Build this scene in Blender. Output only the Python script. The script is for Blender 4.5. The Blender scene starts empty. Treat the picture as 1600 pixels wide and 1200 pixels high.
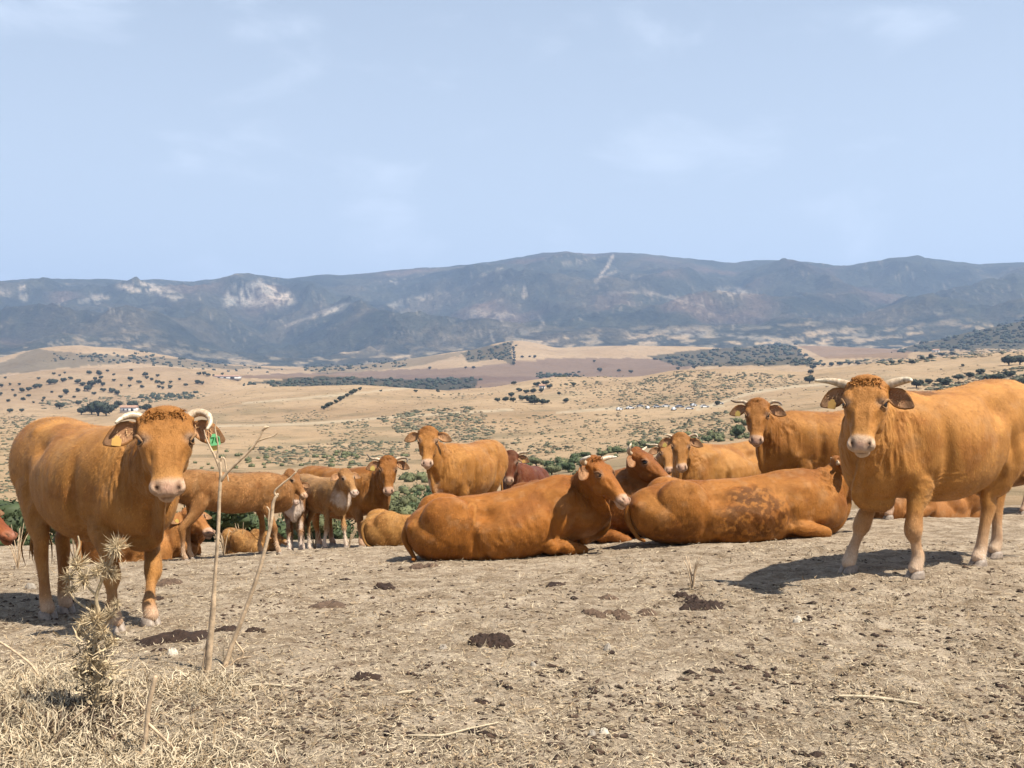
import bpy, math, random
import numpy as np
from mathutils import Vector, Matrix
random.seed(7); RNG = np.random.default_rng(7)
SC = bpy.context.scene
COL = SC.collection
R = math.radians

# ------------------------------------------------------------------ camera, sky, sun, exposure
F = 1500.0; HZ = 590.0; CAMZ = 1.6          # focal length and horizon row in photo pixels
cam_d = bpy.data.cameras.new('camera'); cam = bpy.data.objects.new('camera', cam_d); COL.objects.link(cam)
cam.location = (0, 0, CAMZ); cam.rotation_euler = (R(90), 0, 0)
cam_d.sensor_width = 36; cam_d.lens = 36 * F / 1600.0; cam_d.shift_y = -(600 - HZ) / 1600.0
cam_d.clip_start = 0.05; cam_d.clip_end = 40000
SC.camera = cam
SC.view_settings.view_transform = 'Standard'; SC.view_settings.look = 'None'
SC.view_settings.exposure = 1.12; SC.view_settings.gamma = 1; SC.view_settings.use_curve_mapping = False
SUN_EL = 60.0
sun_xy = Vector((0.88, -0.47)).normalized()
sun_dir = Vector((sun_xy.x * math.cos(R(SUN_EL)), sun_xy.y * math.cos(R(SUN_EL)), math.sin(R(SUN_EL))))
world = bpy.data.worlds.new('World'); SC.world = world; world.use_nodes = True
nt = world.node_tree; nt.nodes.clear()
wo = nt.nodes.new('ShaderNodeOutputWorld'); bg = nt.nodes.new('ShaderNodeBackground')
sky = nt.nodes.new('ShaderNodeTexSky'); sky.sky_type = 'NISHITA'; sky.sun_disc = False
sky.sun_elevation = R(SUN_EL); sky.sun_rotation = math.atan2(sun_xy.x, sun_xy.y)
sky.air_density = 1.0; sky.dust_density = 1.4; sky.ozone_density = 2.5; sky.altitude = 200
tc = nt.nodes.new('ShaderNodeTexCoord'); mp = nt.nodes.new('ShaderNodeMapping')
mp.inputs['Scale'].default_value = (1.0, 1.0, 2.6)
nz = nt.nodes.new('ShaderNodeTexNoise'); nz.inputs['Scale'].default_value = 5.5; nz.inputs['Detail'].default_value = 7
nz.inputs['Roughness'].default_value = 0.55; nz.inputs['Distortion'].default_value = 0.35
rm = nt.nodes.new('ShaderNodeMapRange'); rm.inputs[1].default_value = 0.51; rm.inputs[2].default_value = 0.74
rm.inputs[3].default_value = 0.0; rm.inputs[4].default_value = 0.42; rm.interpolation_type = 'SMOOTHSTEP'
hz_mix = nt.nodes.new('ShaderNodeMix'); hz_mix.data_type = 'RGBA'; hz_mix.inputs[0].default_value = 0.60
hz_mix.inputs[7].default_value = (7.2, 8.25, 9.6, 1)
cm = nt.nodes.new('ShaderNodeMix'); cm.data_type = 'RGBA'; cm.inputs[7].default_value = (9.0, 10.0, 11.6, 1)
L = nt.links.new
L(tc.outputs['Generated'], mp.inputs[0]); L(mp.outputs[0], nz.inputs['Vector']); L(nz.outputs[0], rm.inputs[0])
sxyz = nt.nodes.new('ShaderNodeSeparateXYZ'); L(tc.outputs['Generated'], sxyz.inputs[0])
hr_ = nt.nodes.new('ShaderNodeMapRange'); hr_.inputs[1].default_value = 0.0; hr_.inputs[2].default_value = 0.75; hr_.inputs[3].default_value = 0.95; hr_.inputs[4].default_value = 0.10
L(sxyz.outputs[2], hr_.inputs[0]); L(hr_.outputs[0], hz_mix.inputs[0])
L(sky.outputs[0], hz_mix.inputs[6]); L(hz_mix.outputs[2], cm.inputs[6]); L(rm.outputs[0], cm.inputs[0])
L(cm.outputs[2], bg.inputs[0]); bg.inputs[1].default_value = 0.052; L(bg.outputs[0], wo.inputs[0])
sd = bpy.data.lights.new('sun', 'SUN'); sd.energy = 5.0; sd.angle = R(0.55); sd.color = (1.0, 0.93, 0.82)
so = bpy.data.objects.new('sun', sd); COL.objects.link(so); so.rotation_euler = sun_dir.to_track_quat('Z', 'Y').to_euler()

# ------------------------------------------------------------------ helpers
def tag(o, label=None, cat=None, group=None, kind=None):
    if label: o['label'] = label
    if cat: o['category'] = cat
    if group: o['group'] = group
    if kind: o['kind'] = kind
    return o
def empty(name, loc):
    o = bpy.data.objects.new(name, None); COL.objects.link(o); o.location = loc; o.empty_display_size = .2; return o
def mesh_np(name, V, Fq, smooth=True):
    """V (n,3); Fq list/array of faces (arrays of equal length) or list of arrays"""
    me = bpy.data.meshes.new(name)
    V = np.asarray(V, dtype=np.float32)
    groups = Fq if isinstance(Fq, list) and len(Fq) and isinstance(Fq[0], np.ndarray) and Fq[0].ndim == 2 else [np.asarray(Fq)]
    loops = np.concatenate([g.reshape(-1) for g in groups]).astype(np.int32)
    tot = np.concatenate([np.full(len(g), g.shape[1]) for g in groups]).astype(np.int32)
    me.vertices.add(len(V)); me.vertices.foreach_set('co', V.reshape(-1))
    me.loops.add(len(loops)); me.loops.foreach_set('vertex_index', loops)
    me.polygons.add(len(tot)); st = np.concatenate([[0], np.cumsum(tot)[:-1]]).astype(np.int32)
    me.polygons.foreach_set('loop_start', st)
    try: me.polygons.foreach_set('loop_total', tot)
    except Exception: pass
    me.update(calc_edges=True); me.validate()
    if smooth: me.shade_smooth()
    return me
def link(name, me, mat=None, parent=None, loc=None):
    o = bpy.data.objects.new(name, me); COL.objects.link(o)
    if mat is not None and len(me.materials) == 0: me.materials.append(mat)
    if parent is not None: o.parent = parent
    if loc is not None: o.location = loc
    return o
class MB:
    """collects pieces into one mesh"""
    def __init__(s): s.V = []; s.T = []; s.Q = []; s.n = 0
    def add(s, V, T=None, Q=None):
        V = np.asarray(V, float)
        if T is not None and len(T): s.T.append(np.asarray(T, int) + s.n)
        if Q is not None and len(Q): s.Q.append(np.asarray(Q, int) + s.n)
        s.V.append(V); s.n += len(V)
    def mesh(s, name, smooth=True):
        g = []
        if s.T: g.append(np.concatenate(s.T))
        if s.Q: g.append(np.concatenate(s.Q))
        return mesh_np(name, np.concatenate(s.V), g, smooth)
def unit(v):
    v = np.asarray(v, float); return v / (np.linalg.norm(v) + 1e-12)
# ---- numpy value noise
def _hash(ix, iy, iz, seed):
    h = (ix * 374761393 + iy * 668265263 + iz * 2147483647 + seed * 1274126177) & 0xFFFFFFFF
    h = ((h ^ (h >> 13)) * 1274126177) & 0xFFFFFFFF
    h = (h ^ (h >> 16)) & 0xFFFFFFFF
    return h
_ROT = np.array(Matrix.Rotation(.73, 3, 'X') @ Matrix.Rotation(.51, 3, 'Y') @ Matrix.Rotation(.87, 3, 'Z'))
def vnoise(P, seed=0):
    P = np.asarray(P, float) @ _ROT
    i = np.floor(P).astype(np.int64); f = P - i; u = f * f * f * (f * (f * 6 - 15) + 10)
    r = 0
    for dx in (0, 1):
        wx = u[:, 0] if dx else 1 - u[:, 0]
        for dy in (0, 1):
            wy = u[:, 1] if dy else 1 - u[:, 1]
            for dz in (0, 1):
                wz = u[:, 2] if dz else 1 - u[:, 2]
                h = _hash(i[:, 0] + dx, i[:, 1] + dy, i[:, 2] + dz, seed)
                gx = (h & 1023) / 511.5 - 1; gy = ((h >> 10) & 1023) / 511.5 - 1; gz = ((h >> 20) & 1023) / 511.5 - 1
                r = r + wx * wy * wz * (gx * (f[:, 0] - dx) + gy * (f[:, 1] - dy) + gz * (f[:, 2] - dz))
    return r * 1.9
def fbm(P, oct=4, seed=0, gain=.5, lac=2.03):
    a = 1; t = 0; n = 0; P = np.asarray(P, float)
    for k in range(oct):
        t = t + a * vnoise(P, seed + k * 17); n += a; a *= gain; P = P * lac + 13.7
    return t / n
def ridged(P, oct=4, seed=0):
    a = 1; t = 0; n = 0; P = np.asarray(P, float)
    for k in range(oct):
        t = t + a * (1 - np.abs(vnoise(P, seed + k * 17)) * 2); n += a; a *= .5; P = P * 2.1 + 5.3
    return t / n
def sstep(a, b, x):
    t = np.clip((x - a) / (b - a), 0, 1); return t * t * (3 - 2 * t)

def at(px, py, d): return np.array([(px - 800) * d / F, d, CAMZ - (py - HZ) * d / F])

# ------------------------------------------------------------------ materials
def mat(name):
    m = bpy.data.materials.new(name); m.use_nodes = True
    n = m.node_tree; p = n.nodes['Principled BSDF']; return m, n, p
def N(n, t, **k):
    o = n.nodes.new(t)
    for a, b in k.items():
        if a.startswith('i_'):
            key = a[2:]; key = int(key) if key.isdigit() else key.replace('_', ' ')
            o.inputs[key].default_value = b
        else: setattr(o, a, b)
    return o
def mixc(n, fac, a, b, mode='MIX'):
    m = n.nodes.new('ShaderNodeMix'); m.data_type = 'RGBA'; m.blend_type = mode
    for i, v in ((0, fac), (6, a), (7, b)):
        if isinstance(v, (int, float)): m.inputs[i].default_value = v
        elif isinstance(v, tuple): m.inputs[i].default_value = (*v, 1) if len(v) == 3 else v
        else: n.links.new(v, m.inputs[i])
    return m.outputs[2]
def noise(n, scale, detail=4, rough=.55, vec=None, dist=0.0):
    o = n.nodes.new('ShaderNodeTexNoise'); o.inputs['Scale'].default_value = scale; o.inputs['Detail'].default_value = detail
    o.inputs['Roughness'].default_value = rough; o.inputs['Distortion'].default_value = dist
    if vec is not None: n.links.new(vec, o.inputs['Vector'])
    return o.outputs[0]
def mrange(n, v, a, b, c=0.0, d=1.0):
    o = n.nodes.new('ShaderNodeMapRange'); n.links.new(v, o.inputs[0])
    for i, x in zip((1, 2, 3, 4), (a, b, c, d)): o.inputs[i].default_value = x
    return o.outputs[0]
def objco(n, scale=None):
    t = n.nodes.new('ShaderNodeTexCoord'); v = t.outputs['Object']
    if scale:
        m = n.nodes.new('ShaderNodeMapping'); m.inputs['Scale'].default_value = scale; n.links.new(v, m.inputs[0]); v = m.outputs[0]
    return v
def bump(n, p, h, strength, dist):
    b = n.nodes.new('ShaderNodeBump'); b.inputs['Strength'].default_value = strength; b.inputs['Distance'].default_value = dist
    n.links.new(h, b.inputs['Height'])
    if p is not None: n.links.new(b.outputs[0], p.inputs['Normal'])
    return b
ALB = .70      # real surfaces are darker than they look in an exposed picture
def simple(name, col, rough=.8, var=.25, scale=20, bmp=.0, bd=.01, spec=.3):
    col = tuple(x * ALB for x in col)
    m, n, p = mat(name); v = objco(n); ns = noise(n, scale, 5, .6, v)
    c = mixc(n, mrange(n, ns, .3, .7), tuple(x * (1 - var) for x in col), tuple(min(1, x * (1 + var)) for x in col))
    n.links.new(c, p.inputs['Base Color']); p.inputs['Roughness'].default_value = rough
    p.inputs['Specular IOR Level'].default_value = spec
    if bmp: bump(n, p, ns, bmp, bd)
    return m
def coat_material():
    m, n, p = mat('coat')
    a = N(n, 'ShaderNodeAttribute', attribute_name='coat')
    v = objco(n); v2 = objco(n, (14, 14, 3.2))
    n1 = noise(n, 6, 6, .6, v, .4); n2 = noise(n, 9, 5, .7, v2, .6); n3 = noise(n, 120, 3, .6, v)
    c = mixc(n, mrange(n, n1, .3, .72), (.80, .76, .70), (1.14, 1.12, 1.08))
    c = mixc(n, 1.0, a.outputs['Color'], c, 'MULTIPLY')
    c = mixc(n, mrange(n, n2, .42, .75, 0, .55), c, mixc(n, 1.0, c, (.60, .52, .45), 'MULTIPLY'))
    c = mixc(n, mrange(n, n3, .3, .7, 0, .35), c, mixc(n, 1.0, c, (1.22, 1.18, 1.1), 'MULTIPLY'))
    c = mixc(n, 1.0, c, (.66, .615, .61), 'MULTIPLY')
    n.links.new(c, p.inputs['Base Color'])
    p.inputs['Roughness'].default_value = .55; p.inputs['Specular IOR Level'].default_value = .32; p.inputs['Specular Tint'].default_value = (1, .72, .42, 1)
    p.inputs['Sheen Weight'].default_value = .05; p.inputs['Sheen Roughness'].default_value = .4
    p.inputs['Sheen Tint'].default_value = (1, .8, .55, 1)
    b1 = bump(n, None, n2, .55, .012); b2 = bump(n, p, n3, .5, .004); n.links.new(b1.outputs[0], b2.inputs['Normal'])
    return m
M_COAT = coat_material()
def horn_material():
    m, n, p = mat('horn'); a = N(n, 'ShaderNodeAttribute', attribute_name='coat')
    v = objco(n); ns = noise(n, 45, 4, .6, v)
    c = mixc(n, 1.0, a.outputs['Color'], mixc(n, mrange(n, ns, .3, .7), (.55, .47, .36), (1.05, 1.03, 1)), 'MULTIPLY')
    c = mixc(n, 1.0, c, (.78, .78, .78), 'MULTIPLY'); n.links.new(c, p.inputs['Base Color']); p.inputs['Roughness'].default_value = .42; bump(n, p, ns, .4, .004); return m
M_HORN = horn_material()
M_EYE, _n, _p = mat('eye'); _p.inputs['Base Color'].default_value = (.012, .008, .006, 1); _p.inputs['Roughness'].default_value = .08
M_HOOF = simple('hoof', (.34, .27, .21), .55, .35, 40, .4, .004)
M_TAGY = simple('tag_yellow', (.82, .60, .16), .5, .1, 10)
M_TAGO = simple('tag_orange', (.85, .50, .14), .5, .1, 10)
M_TAGG = simple('tag_green', (.20, .62, .26), .5, .1, 10)
M_INK = simple('tag_ink', (.02, .16, .03), .6, .1, 10)
M_HAIR = simple('hair', (.36, .15, .05), .8, .45, 60, .6, .006)
M_STRAW = simple('straw', (.60, .49, .33), .75, .35, 3.0)
M_STRAWD = simple('straw_old', (.36, .26, .15), .8, .4, 4.0)
M_STALK = simple('stalk', (.60, .44, .28), .7, .5, 22, .6, .004)
M_THIS = simple('thistle', (.58, .45, .27), .7, .35, 25)
M_DUNG = simple('dung', (.038, .020, .012), .85, .5, 30, .9, .012)
M_DUNGD = simple('dung_dry', (.125, .080, .052), .95, .4, 30, .9, .012)
M_CRUMB = simple('crumb', (.085, .052, .034), .95, .5, 5, .3, .005)
M_STONE = simple('stone', (.36, .31, .25), .9, .3, 25, .5, .005)
M_PALE = simple('pale_stone', (.66, .58, .46), .9, .2, 25, .5, .005)
M_LEAF = simple('leaf', (.060, .085, .030), .7, .5, 1.5)
M_LEAF2 = simple('leaf_pale', (.13, .14, .060), .75, .4, 2.0)
M_OAK = simple('oak_leaf', (.036, .047, .026), .8, .45, .12)
M_SCRUB = simple('scrub_leaf', (.105, .105, .060), .85, .4, .08)
M_DRYSCRUB = simple('dry_scrub', (.30, .22, .13), .85, .35, .1)
M_BARK = simple('bark', (.09, .065, .045), .9, .3, 8, .5, .02)
M_WHITE = simple('white_wall', (.78, .75, .70), .8, .08, 2)
M_TILE = simple('roof_tile', (.42, .25, .17), .85, .2, 1)
M_DARK = simple('dark_opening', (.03, .03, .035), .5, .2, 2)
M_GLASS, _n, _p = mat('glass_dark'); _p.inputs['Base Color'].default_value = (.03, .035, .045, 1); _p.inputs['Roughness'].default_value = .1
M_TYRE = simple('tyre', (.02, .02, .02), .8, .2, 10)

# ------------------------------------------------------------------ terrain
# near ground: points (photo column, row, distance) where hooves and bellies touch it
CTRL = [(180, 985, 6.35), (233, 977, 6.5), (75, 968, 7.0), (100, 960, 7.2), (1325, 890, 7.5), (1430, 903, 7.25), (1526, 886, 7.75),
        (1555, 874, 8.15), (660, 875, 9.7), (880, 868, 9.9), (1010, 850, 9.9), (1240, 838, 10.1), (285, 880, 10.5), (450, 864, 11.3),
        (508, 857, 12.2), (585, 852, 14.2), (690, 846, 13.2), (1190, 826, 11.4), (1395, 808, 11.9), (1520, 805, 12.6), (200, 888, 9.2),
        (0, 905, 9.0), (0, 1200, 3.9), (400, 1200, 3.93), (800, 1200, 3.95), (1200, 1200, 4.0), (1600, 1200, 4.05), (755, 1005, 5.8), (1100, 945, 6.8),
        (1750, 850, 9), (-300, 1000, 6.5), (1070, 800, 15.0), (820, 822, 16), (1500, 790, 15.5), (1750, 790, 14)]
_c = np.array([at(*c) for c in CTRL] + [(-6, -4, 0.), (6, -4, 0.05), (0, -8, 0), (0, .5, 0.0), (3, 1, 0.02), (-3, 1, 0)])
def _U(r): return np.where(r < 1e-9, 0, r * r * np.log(r + 1e-12))
_n = len(_c); _K = _U(np.hypot(_c[:, None, 0] - _c[None, :, 0], _c[:, None, 1] - _c[None, :, 1])) + np.eye(_n) * 1.2
_Pm = np.c_[np.ones(_n), _c[:, :2]]
_A = np.zeros((_n + 3, _n + 3)); _A[:_n, :_n] = _K; _A[:_n, _n:] = _Pm; _A[_n:, :_n] = _Pm.T
_w = np.linalg.solve(_A, np.r_[_c[:, 2], 0, 0, 0])
def tps(x, y):
    out = np.empty(len(x))
    for s in range(0, len(x), 60000):
        e = slice(s, s + 60000)
        out[e] = _U(np.hypot(x[e, None] - _c[None, :, 0], y[e, None] - _c[None, :, 1])) @ _w[:_n] + _w[_n] + _w[_n + 1] * x[e] + _w[_n + 2] * y[e]
    return out
SKY = [(-600, 470), (-300, 452), (-100, 445), (0, 440), (50, 437), (100, 436), (150, 436), (200, 438), (250, 437), (300, 441), (350, 436), (380, 432), (395, 430), (410, 432), (450, 436),
       (500, 430), (550, 430), (600, 425), (650, 420), (700, 418), (750, 412), (800, 405), (850, 396), (885, 394), (930, 398), (960, 395),
       (1000, 397), (1050, 403), (1100, 408), (1150, 413), (1180, 408), (1220, 408), (1260, 411), (1320, 417), (1350, 411), (1390, 405), (1420, 403), (1450, 404), (1480, 408),
       (1530, 414), (1600, 411), (1750, 420), (2100, 450)]
RINGS = [
 (16, [(-300, 858), (0, 852), (400, 846), (600, 842), (900, 826), (1200, 803), (1400, 795), (1600, 790), (1900, 790)]),
 (22, [(-300, 862), (0, 856), (400, 846), (600, 842), (900, 826), (1200, 805), (1400, 797), (1600, 792), (1900, 792)]),
 (45, [(-300, 850), (0, 846), (400, 828), (600, 822), (900, 800), (1200, 785), (1600, 780), (1900, 780)]),
 (80, [(-300, 812), (0, 808), (400, 792), (800, 785), (1200, 750), (1600, 745), (1900, 745)]),
 (150, [(0, 756), (400, 755), (800, 744), (1000, 722), (1100, 710), (1300, 690), (1600, 680)]),
 (300, [(0, 702), (400, 706), (640, 700), (800, 692), (1100, 664), (1300, 638), (1600, 625)]),
 (550, [(0, 668), (200, 664), (400, 657), (600, 650), (800, 640), (1000, 630), (1200, 616), (1400, 598), (1600, 588)]),
 (900, [(0, 648), (200, 641), (330, 622), (430, 610), (500, 606), (560, 603), (640, 608), (700, 611), (770, 604), (820, 594), (860, 589), (960, 586), (1000, 584), (1060, 574),
        (1160, 574), (1250, 579), (1300, 572), (1400, 560), (1500, 550), (1550, 545), (1600, 543)]),
 (1100, [(0, 628), (200, 620), (330, 618), (430, 618), (560, 620), (700, 626), (820, 612), (1000, 600), (1160, 592), (1250, 594), (1400, 578), (1600, 562)]),
 (1500, [(0, 592), (60, 582), (150, 575), (250, 572), (330, 578), (400, 588), (500, 590), (560, 592), (700, 600), (840, 598), (1000, 583), (1100, 572), (1200, 566), (1300, 560), (1400, 553), (1600, 548)]),
 (1900, [(0, 600), (150, 588), (300, 585), (500, 595), (600, 590), (700, 576), (800, 570), (900, 572), (1000, 572), (1200, 562), (1400, 556), (1520, 545), (1600, 540)]),
 (2300, [(-100, 575), (0, 560), (60, 545), (120, 541), (190, 544), (250, 556), (330, 568), (450, 574), (560, 572), (640, 562), (700, 552), (750, 545), (780, 536), (810, 532), (840, 537), (870, 543),
         (950, 540), (1050, 541), (1150, 545), (1240, 538), (1340, 541), (1400, 547), (1450, 534), (1520, 518), (1600, 502), (1750, 485)]),
 (2700, [(0, 575), (200, 572), (500, 582), (650, 575), (800, 553), (1000, 552), (1300, 556), (1450, 556), (1600, 545)]),
 (3200, [(0, 556), (200, 556), (400, 570), (600, 560), (800, 545), (1000, 536), (1200, 530), (1400, 535), (1600, 530)]),
 (4300, [(0, 495), (200, 490), (300, 505), (400, 515), (500, 500), (700, 480), (900, 468), (1100, 475), (1300, 478), (1600, 470)]),
 (5200, [(p, q + 16 + 6 * math.sin(p * .013)) for p, q in SKY]),
 (5700, SKY),
 (6800, [(p, q + 50) for p, q in SKY]),
 (9500, [(p, 585) for p, q in SKY])]
_ag = np.linspace(-math.atan(1400 / F), math.atan(1400 / F), 700)
_pxg = 800 + F * np.tan(_ag)
_tab = np.array([np.interp(_pxg, [p for p, _ in r[1]], [q for _, q in r[1]]) for r in RINGS])
_k = np.exp(-np.linspace(-2, 2, 13) ** 2); _k /= _k.sum()
for _i in range(len(_tab)):
    if RINGS[_i][0] < 5000:
        _tab[_i] = np.convolve(np.pad(_tab[_i], 6, mode='edge'), _k, 'valid')
_lr = np.log([r[0] for r in RINGS])
# fine table in log r with monotone-ish cubic (Catmull-Rom, tension reduced)
def _fine():
    L_ = np.linspace(_lr[0], _lr[-1], 900); out = np.empty((900, _tab.shape[1]))
    m = np.zeros_like(_tab)
    for i in range(1, len(_lr) - 1):
        a = (_tab[i] - _tab[i - 1]) / (_lr[i] - _lr[i - 1]); b = (_tab[i + 1] - _tab[i]) / (_lr[i + 1] - _lr[i])
        m[i] = np.where(a * b > 0, 2 * a * b / (a + b + 1e-9 * np.sign(a + b + 1e-12)), 0)
    for k, l in enumerate(L_):
        i = min(np.searchsorted(_lr, l, 'right') - 1, len(_lr) - 2); h = _lr[i + 1] - _lr[i]; t = (l - _lr[i]) / h
        out[k] = ((2*t**3-3*t**2+1)*_tab[i] + (t**3-2*t**2+t)*h*m[i] + (-2*t**3+3*t**2)*_tab[i+1] + (t**3-t**2)*h*m[i+1])
    return out
_fin = _fine()
def H(x, y, detail=True):
    x = np.atleast_1d(np.asarray(x, float)); y = np.atleast_1d(np.asarray(y, float))
    r = np.hypot(x, y); a = np.arctan2(x, y); ac = np.clip(a, _ag[0], _ag[-1])
    u = (ac - _ag[0]) / (_ag[1] - _ag[0]); v = (np.log(np.maximum(r, 16)) - _lr[0]) / (_lr[-1] - _lr[0]) * 899
    u = np.clip(u, 0, len(_ag) - 1.001); v = np.clip(v, 0, 898.999)
    iu = u.astype(int); iv = v.astype(int); fu = u - iu; fv = v - iv
    py = (_fin[iv, iu] * (1 - fu) + _fin[iv, iu + 1] * fu) * (1 - fv) + (_fin[iv + 1, iu] * (1 - fu) + _fin[iv + 1, iu + 1] * fu) * fv
    rr = np.maximum(r, 16)
    zf = CAMZ - (py - HZ) / F * rr * np.cos(ac)
    w = sstep(12.0, 19.0, r)
    near = r < 20
    zn = np.zeros_like(r)
    if near.any():
        q = np.where(np.abs(a[near]) > 1.2, 1, 0)
        zn[near] = np.where(q == 1, np.clip(tps(x[near], y[near]), -1.5, .4), tps(x[near], y[near]))
    z = zn * (1 - w) + zf * w
    if detail:
        P = np.c_[x, y, np.zeros_like(x)]
        far = r > 60
        amp = sstep(60, 600, r) * 3.2 * (1 - sstep(2500, 3200, r))
        z = z + amp * 1.25 * fbm(P / 110., 4, 3) * sstep(60, 200, r) + 1.5 * amp * fbm(P / 290. + 3, 2, 8) * sstep(200, 700, r)
        mm = sstep(2900, 3800, r) * (1 - .93 * sstep(4900, 5600, r))
        if far.any():
            z = z + mm * (150 * ridged(P / 900. + .3, 5, 11) - 35) * (1 - sstep(7000, 9000, r))
            z = z + sstep(3000, 3600, r) * 7 * fbm(P / 90., 3, 5)
        # plateau soil relief
        nr = (1 - sstep(14, 22, r))
        m = nr > 0
        if m.any():
            Q = P[m]
            z[m] += nr[m] * (.030 * fbm(Q * 1.1, 3, 21) + .014 * fbm(Q * 5.5, 3, 22) + .010 * fbm(Q * 17, 2, 23))
    return z
def h1(x, y): return float(H(x, y)[0])
def hsoft(x, y): return float(H(x, y, False)[0])
_dm = np.exp(np.linspace(math.log(2.5), math.log(5800), 1500)); _pc = np.arange(-400, 2001, 6.0); _HT = None
def hit(px, py, dmin=3.0):
    global _HT
    if _HT is None:
        X_ = ((_pc[:, None] - 800) * _dm[None] / F).ravel(); D_ = np.tile(_dm, len(_pc)); _HT = (HZ - (H(X_, D_) - CAMZ) * F / D_).reshape(len(_pc), -1)
    u = min(max((px - _pc[0]) / 6.0, 0), len(_pc) - 1.001); i = int(u); p = _HT[i] * (1 - u + i) + _HT[i + 1] * (u - i)
    k0 = np.searchsorted(_dm, dmin); q = p[k0:]; k = int(np.argmax(q <= py))
    if q[k] > py: k = int(np.argmin(q))
    k += k0; d = _dm[k]
    if k > k0 and p[k - 1] > py > p[k]: d = _dm[k - 1] + (_dm[k] - _dm[k - 1]) * (p[k - 1] - py) / (p[k - 1] - p[k])
    z = CAMZ - (py - HZ) * d / F if p[k] <= py else CAMZ - (p[k] - HZ) * d / F
    return np.array([(px - 800) * d / F, d, z])
def hit_slow(px, py, dmin=3.0):
    """first terrain point seen at a photo pixel beyond dmin"""
    d = _dm[_dm >= dmin]; x = (px - 800) * d / F; z = H(x, d); p = HZ - (z - CAMZ) * F / d
    k = np.argmax(p <= py)
    if p[k] > py: k = np.argmin(p)
    return np.array([x[k], d[k], z[k]])

cols = np.concatenate([np.arange(-180, -40, 3.0), np.arange(-40, -33, .5), np.arange(-33, 33, .098), np.arange(33, 40, .5), np.arange(40, 180, 3.0)]) * math.pi / 180
def logr(a, b, s): return np.exp(np.arange(math.log(a), math.log(b), s))
RAD = np.concatenate([logr(.3, 3.2, .10), logr(3.2, 16, .0072), logr(16, 30, .02), logr(30, 2000, .0135), logr(2000, 5900, .0062), logr(5900, 14000, .06)])
def sheet(name, ra, matl):
    A_, R_ = np.meshgrid(cols, ra); x = (np.sin(A_) * R_).ravel(); y = (np.cos(A_) * R_).ravel()
    z = H(x, y); nc = len(cols); nr = len(ra)
    i = np.arange(nr - 1)[:, None] * nc; j = np.arange(nc)[None, :]; j2 = (j + 1) % nc
    Q = np.stack([i + j, i + nc + j, i + nc + j2, i + j2], -1).reshape(-1, 4)[:, ::-1]
    V = np.c_[x, y, z]
    return V, Q
SPLIT1, SPLIT2 = 24.0, 2900.0
i1 = np.searchsorted(RAD, SPLIT1); i2 = np.searchsorted(RAD, SPLIT2)

def pix(V):
    y = np.maximum(V[:, 1], .1); return 800 + F * V[:, 0] / y, HZ - (V[:, 2] - CAMZ) * F / y
def setcol(me, C, name='coat'):
    a = me.attributes.new(name, 'FLOAT_COLOR', 'POINT')
    C = np.c_[C, np.ones(len(C))].astype(np.float32); a.data.foreach_set('color', C.reshape(-1))

# ---- ground of the hilltop
def ground_material():
    m, n, p = mat('trodden_ground'); v = objco(n)
    big = noise(n, .55, 5, .55, v, .3); mid = noise(n, 5.5, 7, .68, v, .6); fine = noise(n, 38, 6, .75, v, 1.2)
    ve = objco(n, (1, 1, .25)); strand = noise(n, 90, 4, .7, ve, 3.0)
    c = mixc(n, mrange(n, big, .35, .65), (.335, .268, .192), (.415, .337, .248))
    c = mixc(n, mrange(n, mid, .40, .62), mixc(n, 1.0, c, (.52, .47, .42), 'MULTIPLY'), c)
    c = mixc(n, mrange(n, fine, .52, .64, 0, .85), c, mixc(n, 1.0, c, (1.45, 1.42, 1.38), 'MULTIPLY'))
    c = mixc(n, mrange(n, fine, .45, .36, 0, .9), c, mixc(n, 1.0, c, (.36, .31, .27), 'MULTIPLY'))
    c = mixc(n, mrange(n, strand, .57, .64, 0, .7), c, (.54, .45, .32))
    n.links.new(c, p.inputs['Base Color']); p.inputs['Roughness'].default_value = .95; p.inputs['Specular IOR Level'].default_value = .1
    b1 = bump(n, None, mid, .8, .05); b2 = bump(n, None, fine, .9, .02); b3 = bump(n, p, strand, .7, .008)
    n.links.new(b1.outputs[0], b2.inputs['Normal']); n.links.new(b2.outputs[0], b3.inputs['Normal'])
    return m
V, Q = sheet('ground', RAD[:i1 + 1], None)
cvi = len(V); V = np.vstack([V, [0, 0, h1(0.01, .01)]])
nc = len(cols); T = np.array([[cvi, (j + 1) % nc, j] for j in range(nc)])[:, ::-1]
me = mesh_np('ground', V, [Q, T]); g = link('ground', me, ground_material()); tag(g, kind='structure')

# ---- fields and hills
def poly_mask(px, py, poly):
    ins = np.zeros(len(px), bool); n_ = len(poly)
    for i in range(n_):
        x1, y1 = poly[i]; x2, y2 = poly[(i + 1) % n_]
        c = ((y1 > py) != (y2 > py)) & (px < (x2 - x1) * (py - y1) / (y2 - y1 + 1e-9) + x1); ins ^= c
    return ins
def line_dist(px, py, pts, ysc=1.0):
    d = np.full(len(px), 1e9)
    for (x1, y1), (x2, y2) in zip(pts[:-1], pts[1:]):
        vx, vy = x2 - x1, (y2 - y1) * ysc; wx, wy = px - x1, (py - y1) * ysc
        t = np.clip((wx * vx + wy * vy) / (vx * vx + vy * vy + 1e-9), 0, 1)
        d = np.minimum(d, np.hypot(wx - t * vx, wy - t * vy))
    return d
V, Q = sheet('hills', RAD[i1:i2 + 1], None)
px, py = pix(V); P = V.copy(); P[:, 2] = 0; r = np.hypot(V[:, 0], V[:, 1])
ok = V[:, 1] > 5
tan = np.array([.66, .49, .31]); C = np.tile(tan, (len(V), 1))
def blend(C, col, m): m = m[:, None]; return C * (1 - m) + np.array(col) * m
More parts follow.
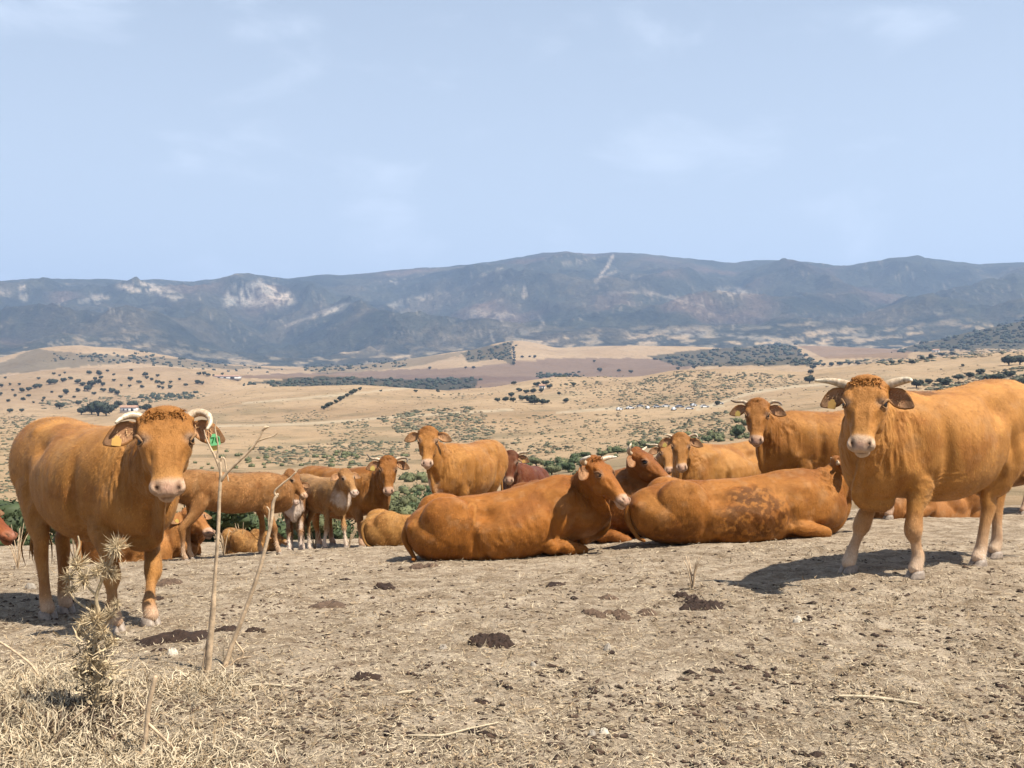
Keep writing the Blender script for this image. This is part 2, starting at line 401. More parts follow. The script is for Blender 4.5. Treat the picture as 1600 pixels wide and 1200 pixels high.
C = C * (1 + .10 * fbm(P / 60, 3, 31))[:, None]
C = blend(C, (.50, .36, .22), sstep(.0, .5, fbm(P / 160, 3, 32)) * .6)
C = blend(C, (.33, .25, .15), (sstep(60, 25, r)) * .7)
# greenish scrubby slopes
sc = sstep(.05, .35, fbm(P / 45, 4, 33)) * sstep(900, 500, r)
C = blend(C, (.29, .25, .15), sc * .55)
def PM(poly, d0, d1, soft=6):
    w = 9 * fbm(np.c_[px / 25, py / 12, np.zeros(len(px))], 3, 41)
    return (poly_mask(px + w, py + w * .3, poly) & (r > d0) & (r < d1) & ok).astype(float)
C = blend(C, (.30, .205, .155), PM([(330, 590), (760, 598), (1000, 590), (1100, 572), (1010, 560), (850, 560), (760, 572), (640, 578), (420, 585)], 1100, 2600) * .85)
C = blend(C, (.28, .19, .15), PM([(620, 585), (900, 590), (760, 615), (600, 612)], 900, 2600) * .8)
C = blend(C, (.055, .065, .042), PM([(380, 598), (500, 588), (640, 592), (745, 590), (740, 606), (690, 611), (480, 606)], 950, 2600) * .85)
C = blend(C, (.06, .07, .045), PM([(1010, 556), (1120, 545), (1240, 535), (1260, 560), (1290, 570), (1200, 572), (1060, 572)], 950, 2700) * .8)
C = blend(C, (.06, .07, .045), PM([(720, 552), (800, 532), (803, 572), (780, 560), (730, 566)], 1500, 2700) * .75)
C = blend(C, (.055, .07, .045), PM([(1390, 550), (1600, 495), (1800, 470), (1800, 545), (1560, 545), (1500, 548)], 1300, 2800) * .85)
C = blend(C, (.36, .24, .16), PM([(1240, 537), (1350, 541), (1420, 548), (1420, 560), (1290, 560)], 1300, 2700) * .8)
C = blend(C, (.42, .30, .20), PM([(-200, 560), (240, 568), (345, 592), (300, 612), (180, 632), (0, 640), (-200, 640)], 900, 2000) * .35)
C = blend(C, (.09, .10, .07), PM([(-100, 570), (0, 566), (60, 545), (120, 552), (280, 560), (330, 568), (460, 578), (300, 575), (200, 566), (0, 585)], 1900, 2900) * .6)
C = blend(C, (.10, .11, .07), PM([(460, 570), (640, 560), (740, 548), (640, 575), (500, 585)], 1900, 2900) * .45)
for pts, d0, d1, wd in [([(330, 666), (480, 662), (640, 650), (800, 640)], 350, 800, 1.6), ([(1090, 640), (1180, 612), (1240, 604), (1300, 600)], 300, 900, 2.0),
                        ([(380, 630), (520, 618), (640, 606)], 600, 950, 1.2), ([(870, 645), (980, 636), (1130, 634)], 350, 900, 1.5)]:
    ld = line_dist(px, py, pts); C = blend(C, (.78, .66, .48), np.where((r > d0) & (r < d1) & ok, sstep(wd + 1.2, wd - .6, ld), 0) * .8)
me = mesh_np('hills', V, Q); setcol(me, np.clip(C, .01, 1), 'cover')
def hill_material():
    m, n, p = mat('dry_hills'); a = N(n, 'ShaderNodeAttribute', attribute_name='cover'); v = objco(n)
    n1 = noise(n, .012, 8, .62, v); n2 = noise(n, .12, 8, .7, v, .5); n3 = noise(n, 1.4, 6, .7, v)
    c = mixc(n, mrange(n, n1, .35, .65), mixc(n, 1.0, a.outputs['Color'], (.84, .80, .76), 'MULTIPLY'), a.outputs['Color'])
    c = mixc(n, mrange(n, n2, .53, .60, 0, .55), c, mixc(n, 1.0, c, (.50, .52, .48), 'MULTIPLY'))
    c = mixc(n, mrange(n, n3, .55, .68, 0, .5), c, mixc(n, 1.0, c, (.58, .55, .5), 'MULTIPLY'))
    c = mixc(n, 1.0, c, (.45, .435, .41), 'MULTIPLY')
    n.links.new(c, p.inputs['Base Color']); p.inputs['Roughness'].default_value = .95; p.inputs['Specular IOR Level'].default_value = .1
    b1 = bump(n, None, n2, .7, 1.2); b2 = bump(n, p, n3, .6, .25); n.links.new(b1.outputs[0], b2.inputs['Normal']); return m
hl = link('hills', me, hill_material()); tag(hl, kind='structure')

# ---- mountains
V, Q = sheet('mountain_range', RAD[i2:], None)
px, py = pix(V); P = V.copy(); P[:, 2] = 0; r = np.hypot(V[:, 0], V[:, 1]); ok = V[:, 1] > 5
C = np.tile(np.array([.050, .055, .042]), (len(V), 1))
C = blend(C, (.10, .085, .060), sstep(-.05, .45, fbm(P / 420, 4, 51)) * .8)
C = blend(C, (.030, .038, .032), sstep(.0, .4, fbm(P / 300, 4, 52)) * .8)
C = blend(C, (.17, .105, .085), sstep(.1, .5, fbm(P / 500 + 9, 3, 55)) * .45)
S3 = np.c_[px / 13 + py / 9, py / 5.0 - px / 40, np.zeros(len(px))]; rk = sstep(-.22, .12, fbm(S3, 5, 53) + .10 * np.sin(py * .9 - px * .12)); rk2 = sstep(.0, .25, fbm(S3 * .8 + 7, 3, 54))
def spot(cx, cy, rx, ry, tilt=0):
    dx = px - cx; dy = py - cy - tilt * dx; return np.where(ok & (r < 5900), sstep(1.0, .45, np.hypot(dx / rx, dy / ry)), 0)
for (cx, cy, rx, ry, tl, s) in [(218, 448, 42, 11, .04, .95), (265, 460, 30, 10, .3, .6), (150, 467, 26, 9, -.05, .65), (375, 462, 34, 20, -.35, .95), (430, 458, 42, 18, .45, .85),
        (395, 448, 26, 9, 0, .8), (410, 474, 55, 9, .05, .6), (515, 486, 42, 6, -.32, .95), (36, 455, 9, 20, .5, .6), (5, 455, 18, 8, 0, .4), (615, 440, 8, 6, 0, .8), (640, 470, 60, 5, -.25, .5),
        (770, 425, 22, 5, -.3, .5), (760, 490, 60, 8, .05, .35), (800, 515, 50, 9, .2, .3), (1145, 455, 38, 9, .15, .5), (1080, 520, 60, 8, .1, .45), (1180, 527, 60, 7, .1, .5), (1330, 520, 60, 6, .1, .35), (1465, 488, 25, 5, 0, .35), (1380, 416, 8, 4, 0, .5)]:
    C = blend(C, (.60, .50, .41), spot(cx, cy, rx * 1.05, ry * 1.05, tl) * s * .85 * rk)
for pts, wd, s in [([(958, 399), (950, 415), (937, 432)], 1.6, .8), ([(930, 437), (962, 424)], 1.2, .5), ([(880, 412), (935, 402)], 1.0, .4), ([(820, 450), (817, 462), (824, 465)], 1.2, .7),
        ([(780, 490), (784, 502)], 1.2, .5), ([(765, 518), (772, 534)], 1.3, .6), ([(842, 495), (850, 505), (840, 518)], 1.2, .5), ([(950, 458), (1010, 456), (1050, 466), (1100, 480)], 1.1, .4),
        ([(60, 560), (120, 548), (180, 545)], 1.2, .4), ([(440, 512), (500, 488), (540, 474)], 1.4, .5)]:
    C = blend(C, (.42, .34, .28), np.where(ok & (r < 5900), sstep(wd + 1.3, wd - .5, line_dist(px, py, pts)), 0) * s)
ft = sstep(3700, 3050, r); C = blend(C, (.50, .38, .26), ft * sstep(.02, .2, fbm(np.c_[px / 34, py / 7, np.zeros(len(px))], 5, 59)) * .75)
sp = sstep(.22, .40, fbm(np.c_[px / 6, py / 2.2, np.zeros(len(px))] + 3, 4, 57)) * sstep(-.1, .25, fbm(np.c_[px / 90, py / 30, np.zeros(len(px))], 3, 58)); C = blend(C, (.42, .34, .27), sp * .40 * ok)
me = mesh_np('mountain_range', V, Q); setcol(me, np.clip(C, .01, 1), 'cover')
def mountain_material():
    m, n, p = mat('scrub_mountain'); a = N(n, 'ShaderNodeAttribute', attribute_name='cover'); v = objco(n)
    n1 = noise(n, .0045, 9, .62, v, .4); n2 = noise(n, .03, 7, .72, v, .6)
    c = mixc(n, mrange(n, n1, .38, .62), mixc(n, 1.0, a.outputs['Color'], (.42, .47, .47), 'MULTIPLY'), mixc(n, 1.0, a.outputs['Color'], (.95, .90, .80), 'MULTIPLY'))
    c = mixc(n, mrange(n, n2, .52, .62, 0, .7), c, mixc(n, 1.0, c, (.45, .48, .5), 'MULTIPLY'))
    c = mixc(n, mrange(n, n2, .36, .27, 0, .75), c, (.20, .165, .13))
    n3 = noise(n, .085, 5, .7, v, .4); c = mixc(n, mrange(n, n3, .50, .60, 0, .75), c, mixc(n, 1.0, c, (.35, .38, .40), 'MULTIPLY')); c = mixc(n, mrange(n, n3, .40, .30, 0, .5), c, (.17, .14, .11))
    n.links.new(c, p.inputs['Base Color']); p.inputs['Roughness'].default_value = .95; p.inputs['Specular IOR Level'].default_value = .05
    b1 = bump(n, None, n1, .9, 40); b2 = bump(n, p, n2, .9, 9); n.links.new(b1.outputs[0], b2.inputs['Normal']); return m
mt = link('mountain_range', me, mountain_material()); tag(mt, kind='structure')

# ---- haze
def box_mesh(name, lo, hi):
    x0, y0, z0 = lo; x1, y1, z1 = hi
    V = [(x0, y0, z0), (x1, y0, z0), (x1, y1, z0), (x0, y1, z0), (x0, y0, z1), (x1, y0, z1), (x1, y1, z1), (x0, y1, z1)]
    Q = np.array([(0, 3, 2, 1), (4, 5, 6, 7), (0, 1, 5, 4), (1, 2, 6, 5), (2, 3, 7, 6), (3, 0, 4, 7)]); return V, Q
HAZE = True
if HAZE:
    V, Q = box_mesh('haze', (-15000, -15000, -420), (15000, 15000, 1000))
    hm = bpy.data.materials.new('haze'); hm.use_nodes = True; hn = hm.node_tree; hn.nodes.clear()
    ho = hn.nodes.new('ShaderNodeOutputMaterial'); pv = hn.nodes.new('ShaderNodeVolumePrincipled')
    pv.inputs['Color'].default_value = (.46, .65, 1.0, 1); pv.inputs['Density'].default_value = 1.2e-4; pv.inputs['Anisotropy'].default_value = 0.1
    hn.links.new(pv.outputs[0], ho.inputs['Volume'])
    hzo = link('haze', mesh_np('haze', V, Q, False), hm); tag(hzo, kind='stuff')

#@@COWS
# ------------------------------------------------------------------ cattle
def catmull(pts, vals, n):
    """pts (k,3), vals (k,m) -> resampled smooth curve"""
    A = np.c_[np.asarray(pts, float), np.asarray(vals, float)]
    k = len(A); E = np.vstack([2 * A[0] - A[1], A, 2 * A[-1] - A[-2]]); out = []
    seg = np.linalg.norm(np.diff(A[:, :3], axis=0), axis=1); cnt = np.maximum(2, np.round(seg / seg.sum() * n).astype(int))
    for i in range(k - 1):
        p0, p1, p2, p3 = E[i], E[i + 1], E[i + 2], E[i + 3]
        for t in np.linspace(0, 1, cnt[i], endpoint=False):
            out.append(.5 * (2 * p1 + (p2 - p0) * t + (2 * p0 - 5 * p1 + 4 * p2 - p3) * t * t + (3 * p1 - p0 - 3 * p2 + p3) * t ** 3))
    out.append(A[-1]); out = np.array(out); return out[:, :3], out[:, 3:]
def loft(rings):
    """rings: list of (m,3) arrays -> closed V,T,Q"""
    m = len(rings[0]); k = len(rings); V = np.vstack(rings + [rings[0].mean(0)[None], rings[-1].mean(0)[None]])
    i = np.arange(k - 1)[:, None] * m; j = np.arange(m)[None]; j2 = (j + 1) % m
    Q = np.stack([i + j, i + j2, i + m + j2, i + m + j], -1).reshape(-1, 4)
    a, b = k * m, k * m + 1; jj = np.arange(m)
    T = np.vstack([np.c_[np.full(m, a), (jj + 1) % m, jj], np.c_[np.full(m, b), (k - 1) * m + jj, (k - 1) * m + (jj + 1) % m]])
    return V, T, Q
def tube(mb, pts, rad, side, n=24, m=14, ends=True):
    """rad: per point (r_lateral, r_other); side: per point or single lateral hint"""
    pts = np.asarray(pts, float); rad = np.asarray(rad, float)
    if rad.ndim == 1: rad = np.c_[rad, rad]
    side = np.asarray(side, float); side = np.tile(side, (len(pts), 1)) if side.ndim == 1 else side
    c, v = catmull(pts, np.c_[rad, side], n); v[:, :2] = np.maximum(v[:, :2], .0006)
    T_ = np.gradient(c, axis=0); rings = []; th = np.linspace(0, 2 * math.pi, m, endpoint=False)
    for k in range(len(c)):
        t = unit(T_[k]); u = v[k, 2:]; u = unit(u - t * (u @ t)); w = np.cross(t, u)
        rings.append((c[k], u, w, v[k, 0], v[k, 1], t))
    R_ = [c_ + np.outer(np.cos(th) * a, u) + np.outer(np.sin(th) * b, w) for c_, u, w, a, b, t in rings]
    if ends:
        f = rings[0]; e = rings[-1]
        R0 = f[0] - f[5] * min(f[3], f[4]) * .6 + np.outer(np.cos(th) * f[3] * .6, f[1]) + np.outer(np.sin(th) * f[4] * .6, f[2])
        R1 = e[0] + e[5] * min(e[3], e[4]) * .6 + np.outer(np.cos(th) * e[3] * .6, e[1]) + np.outer(np.sin(th) * e[4] * .6, e[2])
        R_ = [R0] + R_ + [R1]
    V, T, Q = loft(R_); mb.add(V, T, Q)
def ellipsoid(mb, c, ax, r, m=12):
    nr = 9 if max(r) < .06 else 21; m = m if max(r) < .06 else 36
    """ax: 3 unit axes rows, r: radii"""
    th = np.linspace(0, 2 * math.pi, m, endpoint=False); ax = np.asarray(ax); rings = []
    for ph in np.linspace(-1.35 if nr == 9 else -1.5, 1.35 if nr == 9 else 1.5, nr):
        rings.append(np.asarray(c) + np.outer(np.cos(th) * math.cos(ph) * r[0], ax[0]) + np.outer(np.sin(th) * math.cos(ph) * r[1], ax[1]) + ax[2] * math.sin(ph) * r[2])
    V, T, Q = loft(rings); mb.add(V, T, Q)

TRUNK = [  # x, top, bottom, half width
 (-.86, 1.22, 1.02, .07), (-.82, 1.28, .90, .15), (-.74, 1.345, .80, .225), (-.60, 1.385, .72, .265), (-.42, 1.39, .67, .275), (-.22, 1.365, .60, .315),
 (.0, 1.35, .555, .355), (.20, 1.355, .56, .355), (.38, 1.375, .60, .315), (.55, 1.385, .635, .27), (.70, 1.345, .64, .235), (.82, 1.26, .66, .19), (.90, 1.15, .72, .13), (.94, 1.05, .80, .07)]
HEADSEC = [  # t, half width, front, back, exponent
 (-.035, .070, .02, .09, 2.2), (-.015, .098, .045, .115, 2.4), (.02, .112, .058, .135, 2.6), (.07, .117, .066, .155, 2.7), (.13, .121, .070, .17, 2.7), (.19, .117, .066, .175, 2.6), (.25, .100, .066, .160, 2.5),
 (.31, .083, .058, .135, 2.5), (.37, .070, .052, .108, 2.5), (.42, .066, .048, .085, 2.5), (.46, .074, .048, .072, 2.5), (.495, .076, .044, .062, 2.4), (.52, .064, .034, .050, 2.3), (.54, .040, .018, .032, 2.0)]
def densify(T_, k):
    A = np.array(T_, float); x = np.arange(len(A)); xx = np.linspace(0, len(A) - 1, (len(A) - 1) * k + 1); out = np.empty((len(xx), A.shape[1]))
    E = np.vstack([2 * A[0] - A[1], A, 2 * A[-1] - A[-2]])
    for n_, v in enumerate(xx):
        i = min(int(v), len(A) - 2); t = v - i; p0, p1, p2, p3 = E[i], E[i + 1], E[i + 2], E[i + 3]
        out[n_] = .5 * (2 * p1 + (p2 - p0) * t + (2 * p0 - 5 * p1 + 4 * p2 - p3) * t * t + (3 * p1 - p0 - 3 * p2 + p3) * t ** 3)
    return out
TRUNK = densify(TRUNK, 5); HEADSEC = densify(HEADSEC, 3)
CATTLE = 0
def cow(spec):
    """builds one animal; every measure of the pose is in the spec"""
    global CATTLE; CATTLE += 1; seed = CATTLE * 13
    g_ = spec.get
    A = at(*spec['A']); B = at(*spec['B']); s = g_('s', 1.0); sw = s * g_('wid', 1.0); lie = g_('lie', False); vox = g_('vox', .014)
    X = unit(B - A); Ls = np.linalg.norm(B - A) / .97
    up = np.array([0, 0, 1.]); Y = unit(np.cross(up, X)); Z = np.cross(X, Y)
    O = A - Z * 1.39 * s + X * .42 * Ls
    tl = lambda x, y, z: O + X * x * Ls + Y * y * sw + Z * z * s
    fw = unit(X * [1, 1, 0]); mid = (A + B) / 2; gz = hsoft(mid[0], mid[1])
    base = np.array([mid[0], mid[1], gz])
    gl = lambda x, y, z: base + fw * x * Ls + Y * y * s + up * z * s
    # head frame
    Pp = at(*spec['poll']); az = g_('az', None); pit = R(g_('pitch', 62)); rl = R(g_('roll', 0))
    if az is None: d_ = unit(-Pp * [1, 1, 0]); az_r = math.atan2(d_[1], d_[0]) + R(g_('daz', 0))
    else: az_r = R(az)
    nv = np.array([math.cos(az_r) * math.cos(pit), math.sin(az_r) * math.cos(pit), -math.sin(pit)])
    fv = unit(up - nv * (up @ nv)) if pit < 1.5 else unit([math.cos(az_r), math.sin(az_r), 0])
    if rl:
        q = Matrix.Rotation(rl, 3, Vector(nv)); fv = np.array(q @ Vector(fv))
    lv = np.cross(fv, nv); hs = g_('hs', 1.0) * s; wf = g_('wf', 1.08); hl_ = g_('hl', 1.0)
    hp = lambda t, l, f: Pp + hs * (nv * t * hl_ + lv * l * wf + fv * f)
    mb = MB()
    # trunk
    th = np.linspace(0, 2 * math.pi, 72, endpoint=False); rings = []
    for (x, zt, zb, hw) in TRUNK:
        zc = zb + (zt - zb) * .52; c, si = np.cos(th), np.sin(th)
        yy = np.sign(c) * np.abs(c) ** .88 * hw * (1.12 if lie else 1)
        zz = np.where(si > 0, np.abs(si) ** .95 * (zt - zc), -np.abs(si) ** .9 * (zc - zb))
        if lie: yy = yy * np.where(si > 0, 1 - .40 * si ** 1.3, 1 + .06 * np.abs(si))
        rings.append(np.array([tl(x, a, zc + b) for a, b in zip(yy, zz)]))
    V, T, Q = loft(rings); mb.add(V, T, Q)
    # neck
    hb = hp(.09, 0, -.075)
    n0, n1 = tl(.40, 0, 1.03), tl(.70, 0, 1.06)
    n2 = n1 * .48 + hb * .52 + X * .06 * s
    nk = g_('neck', 1.0)
    tube(mb, [n0, n1, n2, hb, hp(.14, 0, -.04)], [(.22 * sw, .33 * s), (.175 * sw * nk, .285 * s * nk), (.118 * sw * nk, .215 * s * nk), (.092 * hs, .140 * hs), (.085 * hs, .10 * hs)],
         [Y, Y, unit(Y + lv), lv, lv], 50, 40)
    neck_path = np.array([n0, n1, n2, hb])
    # dewlap
    th0 = hp(.24, 0, -.15); br = tl(.84, 0, .72); dn = unit(np.cross(unit(br - th0), Y)); md = (th0 + br) / 2 + (n2 * .0) 
    sagv = unit((br + th0) / 2 - (n1 + hb) / 2)
    tube(mb, [th0 + (hb - th0) * .3, md + sagv * .02 * s, br, tl(.66, 0, .63)], [(.020 * s, .05 * s), (.026 * s, .12 * s), (.045 * s, .12 * s), (.10 * s, .09 * s)], [lv, unit(Y + lv), Y, Y], 30, 18)
    # head
    rings = []
    for (t, w, f, b, e) in HEADSEC:
        c, si = np.cos(th), np.sin(th)
        yy = np.sign(c) * np.abs(c) ** (2 / e) * w
        # jaw side narrower than the forehead side
        ff = np.where(si > 0, np.abs(si) ** (2 / e) * f, -np.abs(si) ** (2 / e) * b); yy = yy * np.where(si < 0, 1 - .35 * np.abs(si) ** 1.5, 1 - .10 * si)
        rings.append(np.array([hp(t, a, q_) for a, q_ in zip(yy, ff)]))
    V, T, Q = loft(rings); mb.add(V, T, Q)
    HX = (lv, fv, nv)
    ellipsoid(mb, hp(-.01, 0, .01), HX, (.088 * hs * wf, .060 * hs, .050 * hs))
    for sd_ in (-1, 1):
        ellipsoid(mb, hp(.135, sd_ * .088, .046), HX, (.034 * hs * wf, .030 * hs, .048 * hs))   # brow
        ellipsoid(mb, hp(.25, sd_ * .062, -.075), HX, (.045 * hs, .075 * hs, .085 * hs))       # cheek
        ellipsoid(mb, hp(.492, sd_ * .046, .018), HX, (.034 * hs, .032 * hs, .036 * hs))       # nostril wing
        ellipsoid(mb, hp(.015, sd_ * .095, -.012), HX, (.040 * hs, .034 * hs, .032 * hs))      # horn base
    ellipsoid(mb, hp(.488, 0, -.060), HX, (.050 * hs, .030 * hs, .056 * hs))                    # chin
    # legs
    feet = []; pale_pts = []
    if not lie:
        for key, sd_, front in (('FL', 1, 1), ('FR', -1, 1), ('HL', 1, 0), ('HR', -1, 0)):
            p = at(*spec[key]); ft_ = np.array([p[0], p[1], hsoft(p[0], p[1])]); feet.append((ft_, fw)); sl = (A[2] - ft_[2]) / 1.39
            if front:
                sh = tl(.60, sd_ * .13, 1.02); el = tl(.50, sd_ * .17, .74)
                kn = ft_ + (el - ft_) * .50 + fw * .035 * sl; fe = ft_ + up * .135 * sl - fw * .028 * sl + (el - ft_) * .02
                pts = [sh, el, el * .45 + kn * .55 + fw * .005, kn, kn * .62 + fe * .38 - fw * .004, kn * .3 + fe * .7, fe, ft_ + up * .055 * s + fw * .005 * s]
                rr = [(.095, .19), (.088, .135), (.054, .070), (.063, .068), (.037, .044), (.034, .042), (.044, .048), (.050, .054)]
            else:
                sh = tl(-.50, sd_ * .12, 1.10); el = tl(-.34, sd_ * .19, .80)
                hk = ft_ + up * .49 * sl - fw * .085 * sl + (el - ft_) * [1, 1, 0] * .12
                fe = ft_ + up * .135 * sl - fw * .035 * sl
                pts = [sh, el * .75 + sh * .25 - fw * .04, el * .55 + hk * .45 - fw * .03 * s, hk + up * .05 * s, hk - up * .05 * s, hk * .4 + fe * .6, fe, ft_ + up * .055 * s + fw * .004 * s]
                rr = [(.12, .22), (.125, .215), (.088, .125), (.052, .082), (.046, .070), (.036, .046), (.044, .048), (.050, .054)]
            ll = [(a * s * g_('lw', .93), b * s * g_('lw', .93)) for a, b in rr]
            tube(mb, pts, ll, Y, 60, 24); pale_pts.append((ft_, pts))
        if g_('udder'):
            ellipsoid(mb, tl(-.42, 0, .62), (Y, X, Z), (.14 * s, .18 * s, .12 * s))
    else:
        near = g_('near', -1)
        for sd_ in (-1, 1):
            tube(mb, [tl(.55, sd_ * .15, .95), gl(.40, sd_ * .24, .42), gl(.32, sd_ * .30, .20), gl(.48, sd_ * .33, .14), gl(.64, sd_ * .31, .09)],
                 [(.10 * s, .19 * s), (.11 * s, .17 * s), (.115 * s, .12 * s), (.085 * s, .085 * s), (.062 * s, .060 * s)], Y, 44, 26)
            tube(mb, [gl(.64, sd_ * .31, .08), gl(.52, sd_ * .27, .045), gl(.38, sd_ * .24, .045)], [(.058 * s, .05 * s), (.042 * s, .04 * s), (.045 * s, .04 * s)], Y, 12, 12)
            ellipsoid(mb, gl(-.46, sd_ * .19, .36), (unit(fw * .8 - up * .6), Y, unit(up * .8 + fw * .6)), (.42 * s, .20 * s, .29 * s), 16)
            if sd_ != near or g_('hindout'):
                tube(mb, [gl(-.35, sd_ * .25, .3), gl(-.10, sd_ * .40, .20), gl(-.40, sd_ * .46, .09), gl(-.20, sd_ * .47, .05), gl(.05, sd_ * .44, .05)],
                     [(.16 * s, .18 * s), (.10 * s, .12 * s), (.055 * s, .06 * s), (.042 * s, .042 * s), (.045 * s, .045 * s)], up, 26, 12)
                feet.append((gl(.10, sd_ * .44, 0), fw))
            else:
                ellipsoid(mb, gl(-.12, sd_ * .26, .20), (fw, Y, up), (.24 * s, .14 * s, .19 * s), 16)
    # union and smoothing
    tmp = mb.mesh('body'); ob = bpy.data.objects.new('body', tmp); COL.objects.link(ob)
    rmod = ob.modifiers.new('r', 'REMESH'); rmod.mode = 'VOXEL'; rmod.voxel_size = vox; rmod.adaptivity = 0
    smod = ob.modifiers.new('s', 'SMOOTH'); smod.factor = .5; smod.iterations = int(max(3, (.085 if lie else .07) / vox))
    dg = bpy.context.evaluated_depsgraph_get(); me = bpy.data.meshes.new_from_object(ob.evaluated_get(dg))
    bpy.data.objects.remove(ob); me.name = 'body'
    nV = len(me.vertices); V = np.empty(nV * 3, np.float32); me.vertices.foreach_get('co', V); V = V.reshape(-1, 3).astype(float)
    Nn = np.empty(nV * 3, np.float32); me.vertices.foreach_get('normal', Nn); Nn = Nn.reshape(-1, 3).astype(float)
    rel = V - O; LX = rel @ X / Ls; LY = rel @ Y / sw; LZ = rel @ Z / s
    relh = (V - Pp) / hs; HT = relh @ nv / hl_; HLt = relh @ lv / wf; HF = relh @ fv
    dh = np.sqrt((relh @ nv) ** 2 + (relh @ lv) ** 2 + (relh @ fv) ** 2)
    inhead = sstep(.0, 1, 1 - np.sqrt(((HT - .25) / .42) ** 2 + (HLt / .19) ** 2 + ((HF + .05) / .24) ** 2)) > .01
    D = np.zeros(nV); legm = sstep(.62, .50, LZ)
    def gs(x, y, z, rx, ry, rz, a, mirror=True):
        e = ((LX - x) / rx) ** 2 + ((np.abs(LY) if mirror else LY) - y) ** 2 / ry ** 2 + ((LZ - z) / rz) ** 2
        return (2.1 if lie else 1.45) * a * s * np.exp(-e * 1.5)
    D += gs(-.20, .26, 1.20, .12, .12, .13, -.035); D += gs(-.42, .23, 1.33, .07, .07, .06, .022); D += gs(-.83, .12, 1.20, .06, .07, .07, .018)
    D += gs(.68, .2, .92, .10, .1, .12, .020); D += gs(.36, .30, .92, .055, .14, .30, -.022); D += gs(.52, .24, 1.14, .12, .1, .18, .012)
    D += gs(-.34, .28, .92, .05, .14, .18, -.022); D += gs(-.62, .25, 1.0, .14, .12, .2, .015)
    D += (.0030 if lie else .0012) * s * np.cos(LX * 2 * math.pi / .082 + LZ * 2) * np.exp(-((LX - .13) / .22) ** 2 - ((LZ - 1.05) / .2) ** 2) * (np.abs(LY) > .15) 
    if lie:
        fz = np.exp(-((LX + .05) / .35) ** 2 - ((LZ - .85) / .22) ** 2); D += fz * .012 * s * (ridged(np.c_[LX * 7 + LZ * 3, LY * 3, LZ * 2.2 - LX] + seed, 3, seed + 41) - .3)
        D += gs(.48, .2, 1.22, .16, .1, .10, .018) + gs(.28, .25, 1.15, .06, .12, .16, -.012) + gs(-.1, .15, 1.30, .22, .07, .04, -.012)
        zc_ = np.exp(-((LX - .36) / .05) ** 2) * sstep(1.05, .8, LZ); D -= zc_ * .014 * s
    # soft folds of skin on the neck and brisket
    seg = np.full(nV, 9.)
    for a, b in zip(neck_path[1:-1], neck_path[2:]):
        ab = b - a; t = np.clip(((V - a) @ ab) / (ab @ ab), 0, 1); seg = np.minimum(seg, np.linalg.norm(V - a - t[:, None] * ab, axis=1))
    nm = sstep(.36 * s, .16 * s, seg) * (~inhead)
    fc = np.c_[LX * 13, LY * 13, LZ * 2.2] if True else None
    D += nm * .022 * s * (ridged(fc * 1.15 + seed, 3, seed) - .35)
    D += gs(.44, .17, .80, .03, .12, .06, -.016) + gs(-.26, .22, .72, .04, .14, .09, -.014) + gs(.80, .08, .78, .04, .05, .12, -.016) + gs(.62, .22, .84, .10, .1, .07, .012)
    cr = sstep(.30, .0, np.abs(LX - .40)) * sstep(.9, .7, LZ) * sstep(.55, .66, LZ); D += cr * .008 * s * ridged(np.c_[LX * 9, LY * 6, LZ * 22] + seed, 2, seed + 2)
    D += (.013 if lie else .007) * s * fbm(np.c_[LX * 5, LY * 5, LZ * 4] + seed, 3, seed + 3) * (1 - .6 * legm) * (~inhead)
    D += inhead * .0035 * hs * fbm(relh * 16 + seed, 3, seed + 4)
    # face: nostrils, mouth, eye sockets, tear groove, curly poll
    def hgs(t, l, f, rt, rl_, rf, a, c=0):
        l_ = np.abs(HLt); dt = HT - t; dl = l_ - l
        e = ((dt - c * dl) / rt) ** 2 + (dl / rl_) ** 2 + ((HF - f) / rf) ** 2; return a * np.exp(-e * 1.6)
    D += hs * hgs(.498, .046, .036, .036, .020, .035, -.030, -.6); D += hs * hgs(.18, .115, .02, .035, .03, .03, -.012)
    D += hs * hgs(.29, .070, .03, .08, .018, .03, -.014); D += hs * hgs(.30, .036, .055, .10, .014, .03, .007); D += hs * hgs(.10, .045, .07, .03, .025, .03, .006); D += hs * hgs(.25, .095, -.02, .07, .02, .02, .008)
    D += hs * (-.018) * np.exp(-((HF + .028 + .10 * np.maximum(0, .50 - HT)) / .009) ** 2) * sstep(.40, .44, HT) * (HLt ** 2 < .02)
    pm = np.exp(-((HT - .03) / .07) ** 2) * sstep(-.02, .03, HF) * inhead
    D += hs * pm * .010 * (ridged(relh * 26, 3, seed + 8))
    V = V + Nn * D[:, None]
    if lie:
        gzv = H(V[:, 0], V[:, 1], False) - .02; low = V[:, 2] < gzv; V[low, 2] = gzv[low]
    # coat colour
    base_c = np.array(g_('col', (.45, .20, .055))) * [.82, .84, .72]; Cc = np.tile(base_c, (nV, 1))
    def bl(c, m):
        nonlocal Cc; m = np.clip(m, 0, 1)[:, None]; Cc = Cc * (1 - m) + np.array(c) * m
    dark = base_c * [.60, .47, .40]
    bl(base_c * [1.22, 1.22, 1.25], sstep(-.1, .5, fbm(np.c_[LX * 2, LY * 3, LZ * 2.2] + seed, 3, seed + 5)) * .5)
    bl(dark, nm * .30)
    bl(base_c * [.78, .62, .5], inhead * (sstep(.0, .05, HF) * .2 + .12)); 
    fcol = g_('face')
    if fcol: bl(fcol, inhead * sstep(.40, .22, HT) * .7)
    bl(dark * .9, pm * .65 * (g_('polldark', 1)))
    cream = np.array(g_('cream', (.64, .48, .36)))
    wl = fbm(relh * 9 + seed, 3, seed + 6) * .02
    bl(base_c * [1.35, 1.5, 1.8], inhead * sstep(.36, .43, HT + wl) * (HF > -.13) * .5)
    bl(cream, inhead * sstep(.425, .465, HT + wl) * .92)
